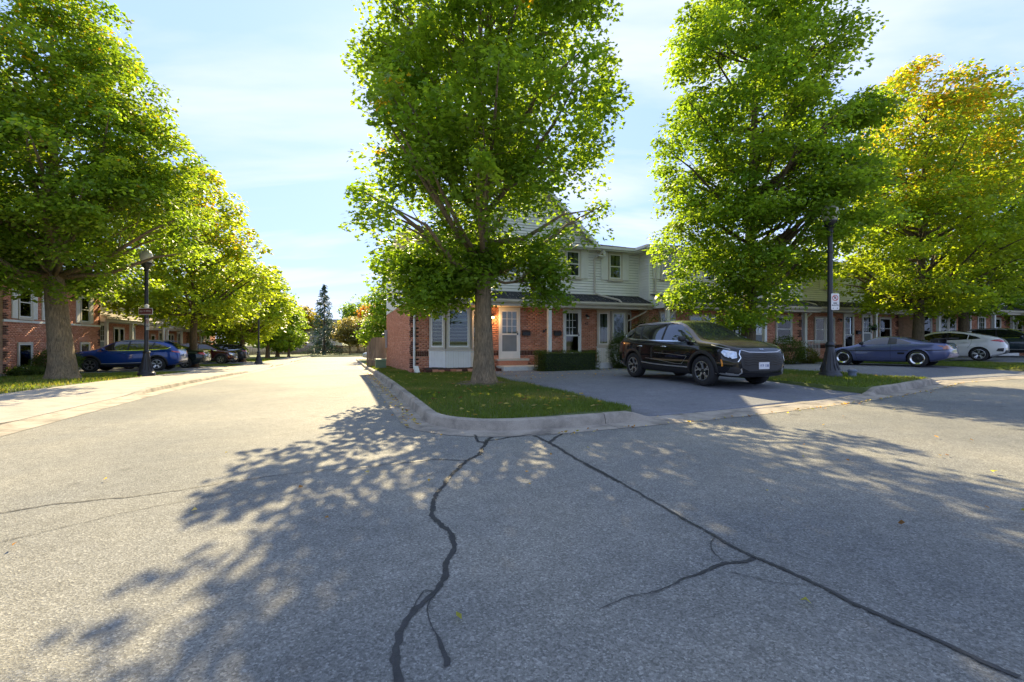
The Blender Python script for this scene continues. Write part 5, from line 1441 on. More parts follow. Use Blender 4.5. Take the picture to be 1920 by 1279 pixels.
class Car:
    """local frame: x forward, y left, z up, origin on the ground mid-car"""
    def __init__(s, name, label, L, W, top, belt, plan, bot, axles, wr, arch, paint_m, tumble=.42, group='parked cars'):
        s.root = empty(name, label=label, cat='car', group=None)
        fx = lambda pr: (np.array([p[0] for p in pr]), np.array([p[1] for p in pr]))
        T, B, PL, BO = fx(top), fx(belt), fx(plan), fx(bot)
        s.W = W; keys = sorted(set([round(p[0], 3) for pr in (top, belt, plan) for p in pr]) | set(np.round(np.linspace(-L / 2 + .15, L / 2 - .15, 16), 3)))
        xs = [keys[0]]
        for k in keys[1:]:
            if k - xs[-1] > .045: xs.append(k)
        rings = []
        for x in xs:
            t, b, w, zb = np.interp(x, *T), np.interp(x, *B), np.interp(x, *PL) * W / 2, np.interp(x, *BO)
            b = min(b, t - .02); Hc = t - b; y6 = .955 * w - .03 - tumble * .8 * Hc
            half = [(0, zb), (.80 * w, zb), (.955 * w, zb + .05), (1.0 * w, zb + .20), (1.0 * w, zb + .6 * (b - zb)), (.99 * w, b - .09), (.955 * w, b), (y6, b + .80 * Hc), (y6 * .74, b + .965 * Hc), (0, t)]
            rings.append([(x, -y, z) for y, z in half] + [(x, y, z) for y, z in half[-2:0:-1]])
        n = len(rings[0]); bm = bmesh.new()
        vv = [[bm.verts.new(p) for p in r] for r in rings]
        for a, b in zip(vv[:-1], vv[1:]):
            for i in range(n): bm.faces.new((a[i], a[(i + 1) % n], b[(i + 1) % n], b[i]))
        for r, flip in ((vv[0], True), (vv[-1], False)):      # quad end caps
            h = n // 2
            for i in range(h):
                q = [r[i], r[i + 1], r[(n - i - 1) % n], r[(n - i) % n]]; q2 = []
                for e in q:
                    if e not in q2: q2.append(e)
                if len(q2) > 2: bm.faces.new(q2 if flip else q2[::-1])
        bmesh.ops.recalc_face_normals(bm, faces=bm.faces)
        me = bpy.data.meshes.new('body'); bm.to_mesh(me); bm.free()
        o = bpy.data.objects.new('body', me); link(o)
        sb = o.modifiers.new('s', 'SUBSURF'); sb.levels = 2; sb.render_levels = 2
        cb = MB()
        for ax_ in axles:
            for sg in (-1, 1):
                y0, y1 = sorted((sg * (W / 2 - .34), sg * (W / 2 + .3)))
                cb.lathe([(0, y0), (arch, y0), (arch, y1), (0, y1)], 40, axis='y', c=(ax_, 0, wr))
        cme = cb.mesh('cut', CM['well']); cm = bmesh.new(); cm.from_mesh(cme); bmesh.ops.remove_doubles(cm, verts=cm.verts, dist=1e-5)
        bmesh.ops.recalc_face_normals(cm, faces=cm.faces); cm.to_mesh(cme); cm.free()
        co = bpy.data.objects.new('cut', cme); link(co)
        me.materials.append(paint_m); me.materials.append(CM['well'])
        cme.materials.clear(); cme.materials.append(CM['well'])
        bo = o.modifiers.new('b', 'BOOLEAN'); bo.operation = 'DIFFERENCE'; bo.object = co; bo.solver = 'EXACT'; bo.material_mode = 'TRANSFER'
        bpy.context.view_layer.update(); dg = bpy.context.evaluated_depsgraph_get()
        res = bpy.data.meshes.new_from_object(o.evaluated_get(dg))
        bpy.data.objects.remove(o); bpy.data.objects.remove(co)
        res.polygons.foreach_set('use_smooth', [True] * len(res.polygons)); res.set_sharp_from_angle(angle=R(42))
        s.body = obj('body', res, s.root); s.axles, s.wr, s.arch = axles, wr, arch
        bm = bmesh.new(); bm.from_mesh(res); s.bvh = BVHTree.FromBMesh(bm); bm.free()
    def hit(s, a, b, view, sg=1):
        if view == 'side': o, d = Vector((a, sg * 3, b)), Vector((0, -sg, 0))
        elif view == 'front': o, d = Vector((5, a, b)), Vector((-1, 0, 0))
        elif view == 'rear': o, d = Vector((-5, a, b)), Vector((1, 0, 0))
        else: o, d = Vector((a, b, 4)), Vector((0, 0, -1))
        h = s.bvh.ray_cast(o, d)
        return (h[0], h[1]) if h[0] is not None else None
    def patch(s, name, poly, mat, view='side', off=.004, both=True, step=.05, parent=None, smooth=True, label=None, close=True):
        out = []
        for sg in ((1, -1) if both else (1,)):
            pl = []
            for p, q in zip(poly, poly[1:] + poly[:1]):
                L = math.hypot(q[0] - p[0], q[1] - p[1]); k = max(1, int(L / step))
                pl += [(p[0] + (q[0] - p[0]) * i / k, p[1] + (q[1] - p[1]) * i / k) for i in range(k)]
            if view != 'side': pl = [((p[0], p[1] * sg) if view == 'top' else (p[0] * sg, p[1])) for p in pl]
            xs = [p[0] for p in pl]; zs = [p[1] for p in pl]; inn = []
            for x in np.arange(min(xs) + step * .5, max(xs), step):
                for z in np.arange(min(zs) + step * .5, max(zs), step):
                    c = False; j = len(pl) - 1
                    for i in range(len(pl)):
                        if (pl[i][1] > z) != (pl[j][1] > z) and x < (pl[j][0] - pl[i][0]) * (z - pl[i][1]) / (pl[j][1] - pl[i][1] + 1e-12) + pl[i][0]: c = not c
                        j = i
                    if c and min((x - a) ** 2 + (z - b) ** 2 for a, b in pl) > (step * .45) ** 2: inn.append((x, z))
            vs2 = [Vector(p) for p in pl + inn]; ed = [(i, (i + 1) % len(pl)) for i in range(len(pl))]
            r = delaunay_2d_cdt(vs2, ed, [list(range(len(pl)))], 1, 1e-5)
            V3 = []; ok = []
            for p in r[0]:
                h = s.hit(p.x, p.y, view, sg)
                if h is None: V3.append((0, 0, 0)); ok.append(False)
                else: V3.append(tuple(h[0] + h[1] * off)); ok.append(True)
            fs = [f for f in r[2] if all(ok[i] for i in f)]
            if not fs: continue
            me = bpy.data.meshes.new(name); me.from_pydata(V3, [], [tuple(f) for f in fs]); me.materials.append(mat)
            bm = bmesh.new(); bm.from_mesh(me); bmesh.ops.delete(bm, geom=[v for v in bm.verts if not v.link_faces], context='VERTS')
            for f in bm.faces:
                h = {'side': Vector((0, sg, 0)), 'front': Vector((1, 0, 0)), 'rear': Vector((-1, 0, 0)), 'top': Vector((0, 0, 1))}[view]
                if f.normal.dot(h) < 0: f.normal_flip()
            # give the piece a real edge
            ext = bmesh.ops.extrude_face_region(bm, geom=[f for f in bm.faces]) if False else None
            bm.to_mesh(me); bm.free()
            if smooth: me.polygons.foreach_set('use_smooth', [True] * len(me.polygons))
            out.append(obj(name, me, parent or s.root, label=label))
        return out
    def line(s, name, pts, w, mat, view='side', off=.004, both=True, step=.05, parent=None):
        for sg in ((1, -1) if both else (1,)):
            f = []
            for p, q in zip(pts[:-1], pts[1:]):
                L = math.hypot(q[0] - p[0], q[1] - p[1]); k = max(1, int(L / step)); f += [(p[0] + (q[0] - p[0]) * i / k, p[1] + (q[1] - p[1]) * i / k) for i in range(k)]
            f.append(pts[-1]); mb = MB(); prev = None
            for i, p in enumerate(f):
                a, b = f[max(0, i - 1)], f[min(len(f) - 1, i + 1)]; d = Vector((b[0] - a[0], b[1] - a[1])).normalized(); nn = Vector((-d.y, d.x)) * w / 2
                row = []
                for e, of in ((-1, -.002), (-1, off), (1, off), (1, -.002)):
                    x, z = p[0] + nn.x * e, p[1] + nn.y * e
                    if view == 'top': z *= sg
                    elif view != 'side': x *= sg
                    h = s.hit(x, z, view, sg)
                    if h is None: row = None; break
                    row.append(tuple(h[0] + h[1] * of))
                if row is None: prev = None; continue
                k = len(mb.v); mb.v += row
                if prev is not None:
                    for j in range(3): mb.f.append((prev + j, prev + j + 1, k + j + 1, k + j)); mb.m.append(0)
                prev = k
            if mb.f: mb.build(name, mat, parent or s.root, smooth=40)
    def flare(s, w, mat, proud=.018, a0=-8, a1=188):
        """wheel-arch lip following the body side"""
        for ax_ in s.axles:
            for sg in (1, -1):
                mb = MB(); prev = None; N = 36
                for i in range(N + 1):
                    a = R(a0 + (a1 - a0) * i / N); row = []
                    pr = [(s.arch - .015, -.05), (s.arch - .012, proud), (s.arch + w * .6, proud), (s.arch + w, .003)]
                    hh = None
                    for rr in (s.arch + w * .7, s.arch + w * 1.3, s.arch + w * 2):
                        hh = s.hit(ax_ + math.cos(a) * rr, max(.12, s.wr + math.sin(a) * rr), 'side', sg)
                        if hh is not None and abs(hh[0].y) > s.W / 2 - .3: break
                    if hh is None: prev = None; continue
                    y = hh[0].y
                    for rr, of in pr: row.append((ax_ + math.cos(a) * rr, y + sg * of, max(.1, s.wr + math.sin(a) * rr)))
                    k = len(mb.v); mb.v += row
                    if prev is not None:
                        for j in range(3): mb.f.append((prev + j, prev + j + 1, k + j + 1, k + j)); mb.m.append(0)
                    prev = k
                if mb.f: mb.build('wheel_arch', mat, s.root, smooth=45)
    def wheels(s, style, tw=.22, rim_r=None):
        r = s.wr; rr = rim_r or r * .64
        t = MB().lathe([(rr, -tw / 2 + .012), (rr + .02, -tw / 2), (r - .05, -tw / 2 - .004), (r - .016, -tw / 2 + .016), (r, -tw / 2 + .04), (r, tw / 2 - .04), (r - .016, tw / 2 - .016), (r - .05, tw / 2 + .004), (rr + .02, tw / 2), (rr, tw / 2 - .012)], 44, axis='y', closed=True)
        tme = t.mesh('wheel', CM['tyre'], smooth=40)
        yo = -tw / 2        # outer face towards -y
        d = MB()
        d.lathe([(rr + .004, yo + .012), (rr - .012, yo + .006), (rr - .022, yo + .03), (rr - .03, yo + .075), (.05, yo + .085), (0, yo + .085)], 40, m=0, axis='y')
        def spoke(a, r0, r1, w0, w1, y0, y1, m, sk=0.0):
            ca, sa = math.cos(a), math.sin(a); ta, tb = -sa, ca; c1, s1 = math.cos(a + sk), math.sin(a + sk)
            q = []
            for (rad, c, s_, w, y) in ((r0, ca, sa, w0, y0), (r1, c1, s1, w1, y1)):
                nx, nz = -s_, c
                q.append([(rad * c - nx * w, y, rad * s_ - nz * w), (rad * c + nx * w, y, rad * s_ + nz * w), (rad * c + nx * w * 1.15, y + .03, rad * s_ + nz * w * 1.15), (rad * c - nx * w * 1.15, y + .03, rad * s_ - nz * w * 1.15)])
            d.hexa(q[0], q[1], m)
        dk, al = 0, 1
        if style == 'suv':
            for k in range(5):
                a = 2 * math.pi * k / 5 + .3
                spoke(a, .045, rr * .60, .026, .020, yo + .035, yo + .022, al, .10)
                spoke(a + .10, rr * .58, rr - .012, .017, .013, yo + .022, yo + .012, al, .26); spoke(a + .10, rr * .58, rr - .012, .017, .013, yo + .022, yo + .012, al, -.26)
                spoke(a + .63, .05, rr - .03, .016, .012, yo + .05, yo + .035, dk, .05)
            d.lathe([(rr - .004, yo + .004), (rr - .016, yo + .003), (rr - .017, yo + .014)], 40, m=al, axis='y')
        elif style == 'lip':
            d.lathe([(rr + .003, yo + .002), (rr - .008, yo - .003), (rr - .05, yo + .02), (rr - .062, yo + .05)], 44, m=2, axis='y')
            for k in range(10): spoke(2 * math.pi * k / 10, .05, rr - .06, .016, .02, yo + .05, yo + .055, dk)
        else:
            for k in range(5):
                a = 2 * math.pi * k / 5 + .3
                spoke(a - .10, .04, rr - .010, .018, .014, yo + .03, yo + .014, al, -.05); spoke(a + .10, .04, rr - .010, .018, .014, yo + .03, yo + .014, al, .05)
            d.lathe([(rr - .002, yo + .004), (rr - .014, yo + .003), (rr - .015, yo + .014)], 40, m=al, axis='y')
        d.lathe([(.05, yo + .05), (.045, yo + .02), (.028, yo + .014), (0, yo + .014)], 16, m=dk, axis='y')
        rme = d.mesh('rim', [CM['rim_dark'], CM['alloy'], CM['polished']], smooth=35)
        for ax_ in s.axles:
            for sg in (-1, 1):
                w = obj('wheel', tme, s.root, (ax_, sg * (s.W / 2 - tw / 2 - .012), r), rz=0 if sg < 0 else math.pi)
                obj('rim', rme, w)
    def mirror(s, x, z, w=.2, h=.15, mat=None, out=.19):
        for sg in (1, -1):
            hh = s.hit(x, z - .05, 'side', sg)
            if hh is None: continue
            y = hh[0].y; mb = MB()
            prof = [(0, .0), (.06, .55), (.16, .95), (.55, 1.0), (.85, .9), (1.0, .6), (1.0, .0)]
            for i, (t, k) in enumerate([(0, .55), (.12, .9), (.5, 1.0), (.85, .85), (1.0, .45)]):
                yy = y + sg * (.04 + t * out)
                for j in range(12):
                    a = 2 * math.pi * j / 12; ex = math.copysign(abs(math.cos(a)) ** .6, math.cos(a)); ez = math.copysign(abs(math.sin(a)) ** .7, math.sin(a))
                    mb.v.append((x + ex * .075 * k, yy, z + .03 + ez * h * .5 * k))
            for i in range(4):
                for j in range(12): mb.f.append((i * 12 + j, i * 12 + (j + 1) % 12, (i + 1) * 12 + (j + 1) % 12, (i + 1) * 12 + j)); mb.m.append(0)
            mb.f += [tuple(range(12)), tuple(range(48, 60))]; mb.m += [0, 0]
            mb.tube([(x + .02, y - sg * .02, z - .03), (x, y + sg * .09, z)], [.03, .025], 6)
            mb.build('mirror', mat or CM['trim'], s.root, smooth=50)
    def plate(s, x, z, rear=True, y=0):
        sg = -1 if rear else 1; h = s.hit(y, z, 'rear' if rear else 'front')
        xx = h[0].x + sg * .012 if h else x
        p = MB().box(xx - .006, xx + .006, y - .155, y + .155, z - .078, z + .078).build('licence_plate', CM['plate'], s.root)
        mb = MB(); rg2 = np.random.default_rng(int(abs(x) * 100))
        for i in range(7):
            if i == 3: continue
            yy = y - .115 + i * .037
            mb.box(xx + sg * .007 - .0012, xx + sg * .007 + .0012, yy, yy + .008, z - .03, z + .03).box(xx + sg * .007 - .0013, xx + sg * .007 + .0011, yy + .0085, yy + .022, z + float(rg2.choice([-.028, -.003, .022])), z + float(rg2.choice([.028])))
        mb.build('plate_marks', CM['ink'], p)
    def place(s, v, u, heading, drive_z=.1, pitch=0.0, roll=0.0):
        """heading in degrees from +v axis in the street frame"""
        x, y, _ = P(v, u); s.root.location = (x, y, drive_z)
        s.root.rotation_euler = Matrix.Rotation(ANG + R(heading), 3, 'Z').to_4x4().to_euler()
        s.root.rotation_euler = (Matrix.Rotation(ANG + R(heading), 3, 'Z') @ Matrix.Rotation(pitch, 3, 'Y') @ Matrix.Rotation(roll, 3, 'X')).to_euler()
        return s
def ground_fit(car, v, u, heading, zf):
    d = (math.cos(R(heading)), math.sin(R(heading))); a = [zf(v + d[0] * x, u + d[1] * x) for x in car.axles]; L = car.axles[1] - car.axles[0]
    za, zb = float(a[0]), float(a[1]); z = za + (zb - za) * (0 - car.axles[0]) / L
    car.place(v, u, heading, z, -math.atan2(zb - za, L))
def suv_windows(c, pts_side, ws, rear, chrome=None, pillars=()):
    g = c.patch('side_window', pts_side, CM['glass'], 'side', .005)
    for x0, x1, z0, z1 in pillars: c.line('pillar', [(x0, z0), (x1, z1)], .075, CM['trim'], 'side', .008)
    c.patch('windscreen', ws, CM['windscreen'], 'front', .005, both=False)
    c.patch('rear_window', rear, CM['glass'], 'rear', .005, both=False)
    if chrome: c.line('window_trim', chrome, .026, CM['chrome'], 'side', .009)
# ---- the black SUV in the front driveway
def build_suv(name, label, pm, hero=False, spoke='five'):
    L, W = 4.66, 1.865
    c = Car(name, label, L, W,
            [(-2.33, .80), (-2.29, 1.02), (-2.16, 1.22), (-1.88, 1.46), (-1.55, 1.58), (-1.0, 1.645), (-.2, 1.66), (.25, 1.635), (.52, 1.56), (.85, 1.38), (1.22, 1.15), (1.36, 1.115), (1.8, 1.065), (2.08, 1.0), (2.24, .92), (2.33, .80)],
            [(-2.33, .74), (-2.2, 1.0), (-1.9, 1.11), (-1.2, 1.075), (0, 1.035), (1.2, 1.01), (1.8, .965), (2.1, .90), (2.33, .72)],
            [(-2.33, .76), (-2.25, .87), (-2.0, .95), (-1.5, .995), (0, 1.0), (1.3, 1.0), (1.85, .975), (2.1, .90), (2.25, .80), (2.33, .64)],
            [(-2.33, .42), (-2.2, .34), (-1.8, .24), (0, .22), (1.8, .24), (2.2, .25), (2.33, .34)], (-1.36, 1.40), .366, .425, pm, tumble=.44)
    # axles listed rear, front
    side = [(1.10, 1.075), (.62, 1.40), (.36, 1.505), (.0, 1.545), (-.7, 1.535), (-1.2, 1.48), (-1.55, 1.38), (-1.85, 1.22), (-1.80, 1.175), (-1.3, 1.125), (-.5, 1.10), (.3, 1.085)]
    ws = [(-.70, 1.10), (.70, 1.10), (.66, 1.25), (.60, 1.42), (.53, 1.565), (-.53, 1.565), (-.60, 1.42), (-.66, 1.25)]
    suv_windows(c, side, ws, [(-.62, 1.14), (.62, 1.14), (.52, 1.40), (.45, 1.48), (-.45, 1.48), (-.52, 1.40)],
                pillars=((-.12, -.16, 1.09, 1.54), (-1.05, -1.22, 1.11, 1.48)))
    c.line('window_trim', [(1.12, 1.062), (.3, 1.072), (-.5, 1.087), (-1.3, 1.112), (-1.78, 1.160), (-1.93, 1.25)], .03, CM['chrome'], 'side', .010)
    c.line('panel_gap', [(.98, 1.06), (1.0, .75), (.93, .42)], .008, CM['gap'], off=.0015)
    c.line('panel_gap', [(-.10, 1.08), (-.12, .7), (-.08, .40)], .008, CM['gap'], off=.0015)
    c.line('panel_gap', [(-1.10, 1.10), (-1.22, .9), (-1.02, .62), (-.95, .42)], .008, CM['gap'], off=.0015)
    c.line('panel_gap', [(1.30, .62), (1.75, .60), (2.23, .36)], .008, CM['gap'], 'top', .0015)
    c.line('panel_gap', [(1.30, .70), (1.7, .73), (2.0, .70)], .009, CM['gap'], 'top', .0015)
    c.flare(.065, CM['trim'], .014)
    c.patch('sill_cladding', [(-.92, .20), (.94, .20), (.96, .40), (.5, .39), (-.5, .42), (-.94, .43)], CM['trim'], 'side', .010)
    c.line('sill_trim', [(.94, .43), (.2, .435), (-.5, .455), (-.93, .485)], .026, CM['silver'], 'side', .016)
    for x in (.02, -1.02):
        for sg in (1, -1):
            h = c.hit(x, .93, 'side', sg)
            if h: y = h[0].y; MB().tube([(x - .1, y + sg * .005, .925), (x - .08, y + sg * .035, .93), (x + .08, y + sg * .035, .93), (x + .1, y + sg * .005, .925)], .014, 6).build('door_handle', CM['chrome'] if hero else pm, c.root, smooth=60)
    c.mirror(.82, 1.10, mat=CM['trim'] if hero else pm)
    for sg in (1, -1):
        pts = []
        for x in np.linspace(.28, -1.6, 14):
            t = (x + 1.6) / 1.88; y = .60
            h = c.hit(x, y * sg, 'top'); z = h[0].z if h else 1.6
            pts.append((x, y * sg, z + (.035 if .04 < t < .96 else 0)))
        MB().tube(pts, .016, 6).build('roof_rail', CM['silver'], c.root, smooth=60)
    # front: grille, badge bar, lamps, bumper, plate
    c.patch('grille', [(-.60, .80), (.60, .80), (.66, .68), (.60, .48), (.42, .40), (-.42, .40), (-.60, .48), (-.66, .68)], CM['trim'], 'front', .006, both=False)
    for i in range(5):
        z = .77 - i * .055
        c.line('grille_bar', [(-.58 + i * .01, z), (-.45, z - .02), (-.3, z), (-.15, z - .02), (0, z), (.15, z - .02), (.3, z), (.45, z - .02), (.58 - i * .01, z)], .014, CM['bar'], 'front', .016, both=False, step=.08)
    c.line('nose_trim', [(-.60, .87), (-.42, .825), (0, .815), (.42, .825), (.60, .87)], .016, CM['silver'], 'front', .012, both=False)
    c.patch('headlamp_housing', [(.60, .86), (.80, .90), (.88, .82), (.80, .62), (.66, .60)], CM['trim'], 'front', .006, step=.04)
    c.patch('headlamp_housing', [(2.22, .86), (1.96, .91), (1.90, .84), (2.02, .68), (2.18, .62)], CM['trim'], 'side', .006, step=.04)
    c.patch('headlamp', [(.70, .83), (.80, .86), (.84, .78), (.78, .68), (.71, .70)], CM['lamp'], 'front', .010, step=.03)
    c.patch('headlamp', [(2.14, .85), (1.99, .88), (1.95, .82), (2.04, .73), (2.13, .70)], CM['lamp'], 'side', .010, step=.03)
    c.line('running_light', [(.62, .865), (.665, .78), (.64, .70), (.70, .61)], .016, CM['chrome'], 'front', .016)
    c.line('running_light', [(1.66, .985), (1.95, .925), (2.12, .885)], .014, CM['silver'], 'side', .010)
    c.line('bumper_trim', [(.86, .33), (.66, .32), (.61, .37), (.63, .46)], .03, CM['silver'], 'front', .014)
    c.line('bumper_trim', [(2.20, .33), (2.04, .345)], .028, CM['silver'], 'side', .012)
    c.patch('fog_panel', [(.64, .36), (.82, .36), (.80, .50), (.66, .48)], CM['trim'], 'front', .006, step=.04)
    c.patch('lower_bumper', [(-.75, .25), (.75, .25), (.72, .29), (.5, .34), (-.5, .34), (-.72, .29)], CM['trim'], 'front', .006, both=False)
    c.line('side_marker', [(1.965, .655), (1.985, .56), (1.985, .50)], .032, CM['amber'], 'side', .012)
    c.plate(2.3, .52, rear=False)
    if hero:      # raised letters on the nose
        h = c.hit(0, .885, 'front')
        if h:
            o = obj('emblem', text_mesh('KIA', .075, CM['chrome'], .004), c.root, h[0] + h[1] * .006)
            o.rotation_euler = (Vector(h[1]).to_track_quat('Z', 'Y')).to_euler(); o.rotation_euler = (R(90) - math.asin(max(-1, min(1, h[1].z))), 0, R(90))
        c.line('crease', [(.90, .70), (.72, .50), (.45, .50), (-.3, .575), (-.75, .60)], .007, CM['silver'], 'side', .003)
        c.line('crease', [(.90, .70), (.3, .735), (-.35, .76)], .007, CM['silver'], 'side', .003)
    # rear
    c.patch('tail_lamp', [(.45, .92), (.80, .96), (.84, 1.02), (.62, 1.03), (.45, .98)], CM['red'], 'rear', .008, step=.05)
    c.patch('tail_lamp', [(-2.22, .95), (-1.98, 1.02), (-2.0, 1.06), (-2.2, 1.03)], CM['red'], 'side', .008, step=.04)
    c.patch('rear_bumper', [(-.74, .36), (.74, .36), (.70, .52), (-.70, .52)], CM['trim'], 'rear', .006, both=False)
    c.plate(-2.3, .80)
    MB().hexa([(-1.62, -.52, 1.585), (-1.62, .52, 1.585), (-1.98, .50, 1.535), (-1.98, -.50, 1.535)], [(-1.55, -.52, 1.61), (-1.55, .52, 1.61), (-1.98, .50, 1.56), (-1.98, -.50, 1.56)]).build('spoiler', pm, c.root)
    mb = MB()
    for sg in (-1, 1): mb.lathe([(.05, -.05), (.055, 0), (.045, .02), (.03, .0)], 12, axis='y', c=(-2.25, sg * .5, .36))
    c.wheels('suv' if spoke == 'suv' else 'five', .235, .232)
    return c
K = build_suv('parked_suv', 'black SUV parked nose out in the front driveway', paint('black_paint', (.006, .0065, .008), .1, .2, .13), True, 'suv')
ground_fit(K, 8.93, 10.05, -90, drv_z)
# ---- blue SUV across the street, dark SUVs
BL_ = build_suv('parked_suv', 'bright blue SUV parked behind the left lamp post', paint('blue_paint', (.008, .045, .22), .35, .28))
ground_fit(BL_, -10.5, 29.4, 180, lambda v, u: gz(v, u) + .128)
TL = build_suv('parked_suv', 'dark teal SUV at the right edge beyond the white car', paint('teal_paint', (.018, .035, .042), .3, .28))
fv, fu = vu(28.0, 26.0)
ground_fit(TL, fv, fu, -72.2, drv_z)
MR = build_suv('parked_suv', 'dark maroon car nose out behind the dark sedan', paint('maroon_paint', (.055, .006, .008), .3, .28))
ground_fit(MR, -10.6, 42.6, 0, lambda v, u: gz(v, u) + .128)
GR = build_suv('parked_suv', 'dark grey SUV farthest in the left row of parked cars', paint('grey_paint', (.03, .033, .037), .3, .28))
ground_fit(GR, -10.4, 46.4, 180, lambda v, u: gz(v, u) + .128)
# ---- dark sedan
def build_sedan(name, label, pm):
    c = Car(name, label, 4.85, 1.83,
            [(-2.42, .70), (-2.38, .93), (-2.2, 1.06), (-1.75, 1.10), (-1.25, 1.27), (-.85, 1.40), (-.3, 1.46), (.2, 1.44), (.5, 1.36), (.85, 1.18), (1.2, 1.0), (1.7, .92), (2.15, .80), (2.35, .68), (2.42, .56)],
            [(-2.42, .66), (-2.3, .90), (-1.8, .98), (0, .95), (1.2, .92), (1.8, .84), (2.2, .70), (2.42, .5)],
            [(-2.42, .76), (-2.3, .88), (-1.9, .97), (0, 1), (1.5, .99), (2.1, .92), (2.3, .80), (2.42, .62)],
            [(-2.42, .40), (-2.2, .30), (-1.8, .2), (0, .18), (2.0, .2), (2.42, .28)], (-1.38, 1.40), .325, .375, pm, tumble=.5)
    suv_windows(c, [(.95, .98), (.5, 1.24), (.15, 1.34), (-.35, 1.36), (-.9, 1.29), (-1.35, 1.14), (-1.5, 1.05), (-1.2, 1.0), (0, .985)], [(-.66, 1.0), (.66, 1.0), (.56, 1.24), (.48, 1.38), (-.48, 1.38), (-.56, 1.24)], [(-.58, 1.14), (.58, 1.14), (.48, 1.36), (-.48, 1.36)], pillars=((-.25, -.28, .99, 1.35), (-1.1, -1.15, 1.0, 1.24)))
    c.patch('tail_lamp', [(.42, .82), (.78, .84), (.84, .92), (.70, .97), (.46, .92)], CM['red'], 'rear', .008); c.patch('tail_lamp', [(-2.34, .80), (-2.05, .86), (-2.08, .95), (-2.3, .95)], CM['red'], 'side', .008)
    c.patch('headlamp', [(2.28, .60), (1.98, .70), (1.98, .76), (2.2, .72)], CM['lamp'], 'side', .008)
    c.patch('headlamp', [(.50, .60), (.80, .66), (.80, .72), (.52, .68)], CM['lamp'], 'front', .008); c.patch('grille', [(-.45, .45), (.45, .45), (.5, .62), (-.5, .62)], CM['trim'], 'front', .006, both=False)
    c.patch('rear_bumper', [(-.7, .32), (.7, .32), (.66, .42), (-.66, .42)], CM['trim'], 'rear', .006, both=False)
    c.line('panel_gap', [(-.22, .98), (-.24, .6), (-.2, .3)], .008, CM['gap'], off=.0015); c.line('panel_gap', [(.86, .95), (.9, .6), (.85, .3)], .008, CM['gap'], off=.0015)
    c.mirror(.72, 1.0, mat=pm); c.plate(-2.4, .72); c.flare(.02, pm, .004); c.wheels('five', .21, .215)
    return c
SD = build_sedan('parked_sedan', 'dark green black sedan with red tail lamps behind the blue SUV', paint('dark_green_paint', (.012, .022, .022), .3, .25))
ground_fit(SD, -10.45, 33.6, 180, lambda v, u: gz(v, u) + .128)
SV = build_sedan('parked_sedan', 'silver car half hidden behind the wooden gate', paint('silver_paint', (.5, .5, .5), .4, .3))
ground_fit(SV, 4.3, 54.5, 180, lambda v, u: gz(v, u) + .01)
# ---- purple wedge-shaped coupe
pm = paint('purple_paint', (.09, .11, .22), .35, .3)
F = Car('sports_coupe', 'purple blue low sports coupe with polished wheel lips on the second driveway', 4.14, 1.75,
        [(-2.07, .66), (-2.04, .82), (-1.9, .905), (-1.5, .93), (-1.2, .99), (-.7, 1.13), (-.3, 1.185), (.05, 1.18), (.28, 1.12), (.75, .90), (1.0, .80), (1.5, .72), (1.9, .60), (2.03, .52), (2.07, .44)],
        [(-2.07, .62), (-1.95, .84), (-1.5, .86), (-.5, .80), (.8, .76), (1.3, .71), (1.7, .62), (2.07, .38)],
        [(-2.07, .80), (-1.95, .92), (-1.6, .985), (-.5, .99), (.8, .985), (1.5, .96), (1.9, .88), (2.07, .74)],
        [(-2.07, .38), (-1.9, .28), (-1.5, .18), (0, .15), (1.6, .17), (2.07, .24)], (-1.16, 1.21), .312, .355, pm, tumble=.62)
suv_windows(F, [(.70, .835), (.28, 1.05), (.08, 1.10), (-.30, 1.105), (-.50, 1.07), (-.72, 1.0), (-.98, .90), (-.92, .865), (-.3, .85)], [(-.60, .86), (.60, .86), (.50, 1.03), (.44, 1.13), (-.44, 1.13), (-.50, 1.03)], [(-.5, .97), (.5, .97), (.42, 1.09), (-.42, 1.09)], pillars=((-.30, -.30, .85, 1.105),))
F.patch('quarter_panel', [(-.34, .86), (-.34, 1.10), (-.52, 1.06), (-.54, .87)], CM['rim_dark'], 'side', .009)
F.line('body_moulding', [(1.95, .50), (1.5, .585), (1.0, .60), (-.2, .60), (-1.0, .61), (-1.7, .63), (-2.0, .64)], .028, CM['trim'], 'side', .008)
F.patch('air_intake', [(-.58, .47), (-.78, .47), (-.80, .54), (-.58, .54)], CM['gap'], 'side', .005)
F.line('panel_gap', [(.74, .78), (.78, .5), (.72, .24)], .008, CM['gap'], off=.0015); F.line('panel_gap', [(-.36, .84), (-.36, .24)], .008, CM['gap'], off=.0015)
F.line('sill_trim', [(.80, .36), (0, .35), (-.74, .34)], .02, pm, off=.02)
F.patch('tail_lamp', [(.30, .66), (.80, .68), (.82, .80), (.30, .80)], CM['smoked'], 'rear', .008); F.patch('tail_lamp', [(-2.03, .66), (-1.86, .67), (-1.92, .79), (-2.0, .80)], CM['smoked'], 'side', .008)
F.patch('rear_bumper', [(-.72, .36), (.72, .36), (.7, .50), (-.7, .50)], pmat('worn_bumper', (.30, .24, .26), .5, var=.5, scale=14), 'rear', .012, both=False)
F.mirror(.56, .87, h=.12, mat=CM['trim'], out=.14); F.flare(.025, pm, .006); F.wheels('lip', .225, .218)
mb = MB()
for sg in (-1, 1): mb.box(-1.72, -1.50, sg * .62 - .03, sg * .62 + .03, .88, 1.04)
mb.hexa([(-2.02, -.74, 1.045), (-2.02, .74, 1.045), (-1.60, .74, 1.03), (-1.60, -.74, 1.03)], [(-2.04, -.74, 1.085), (-2.04, .74, 1.085), (-1.62, .72, 1.06), (-1.62, -.72, 1.06)])
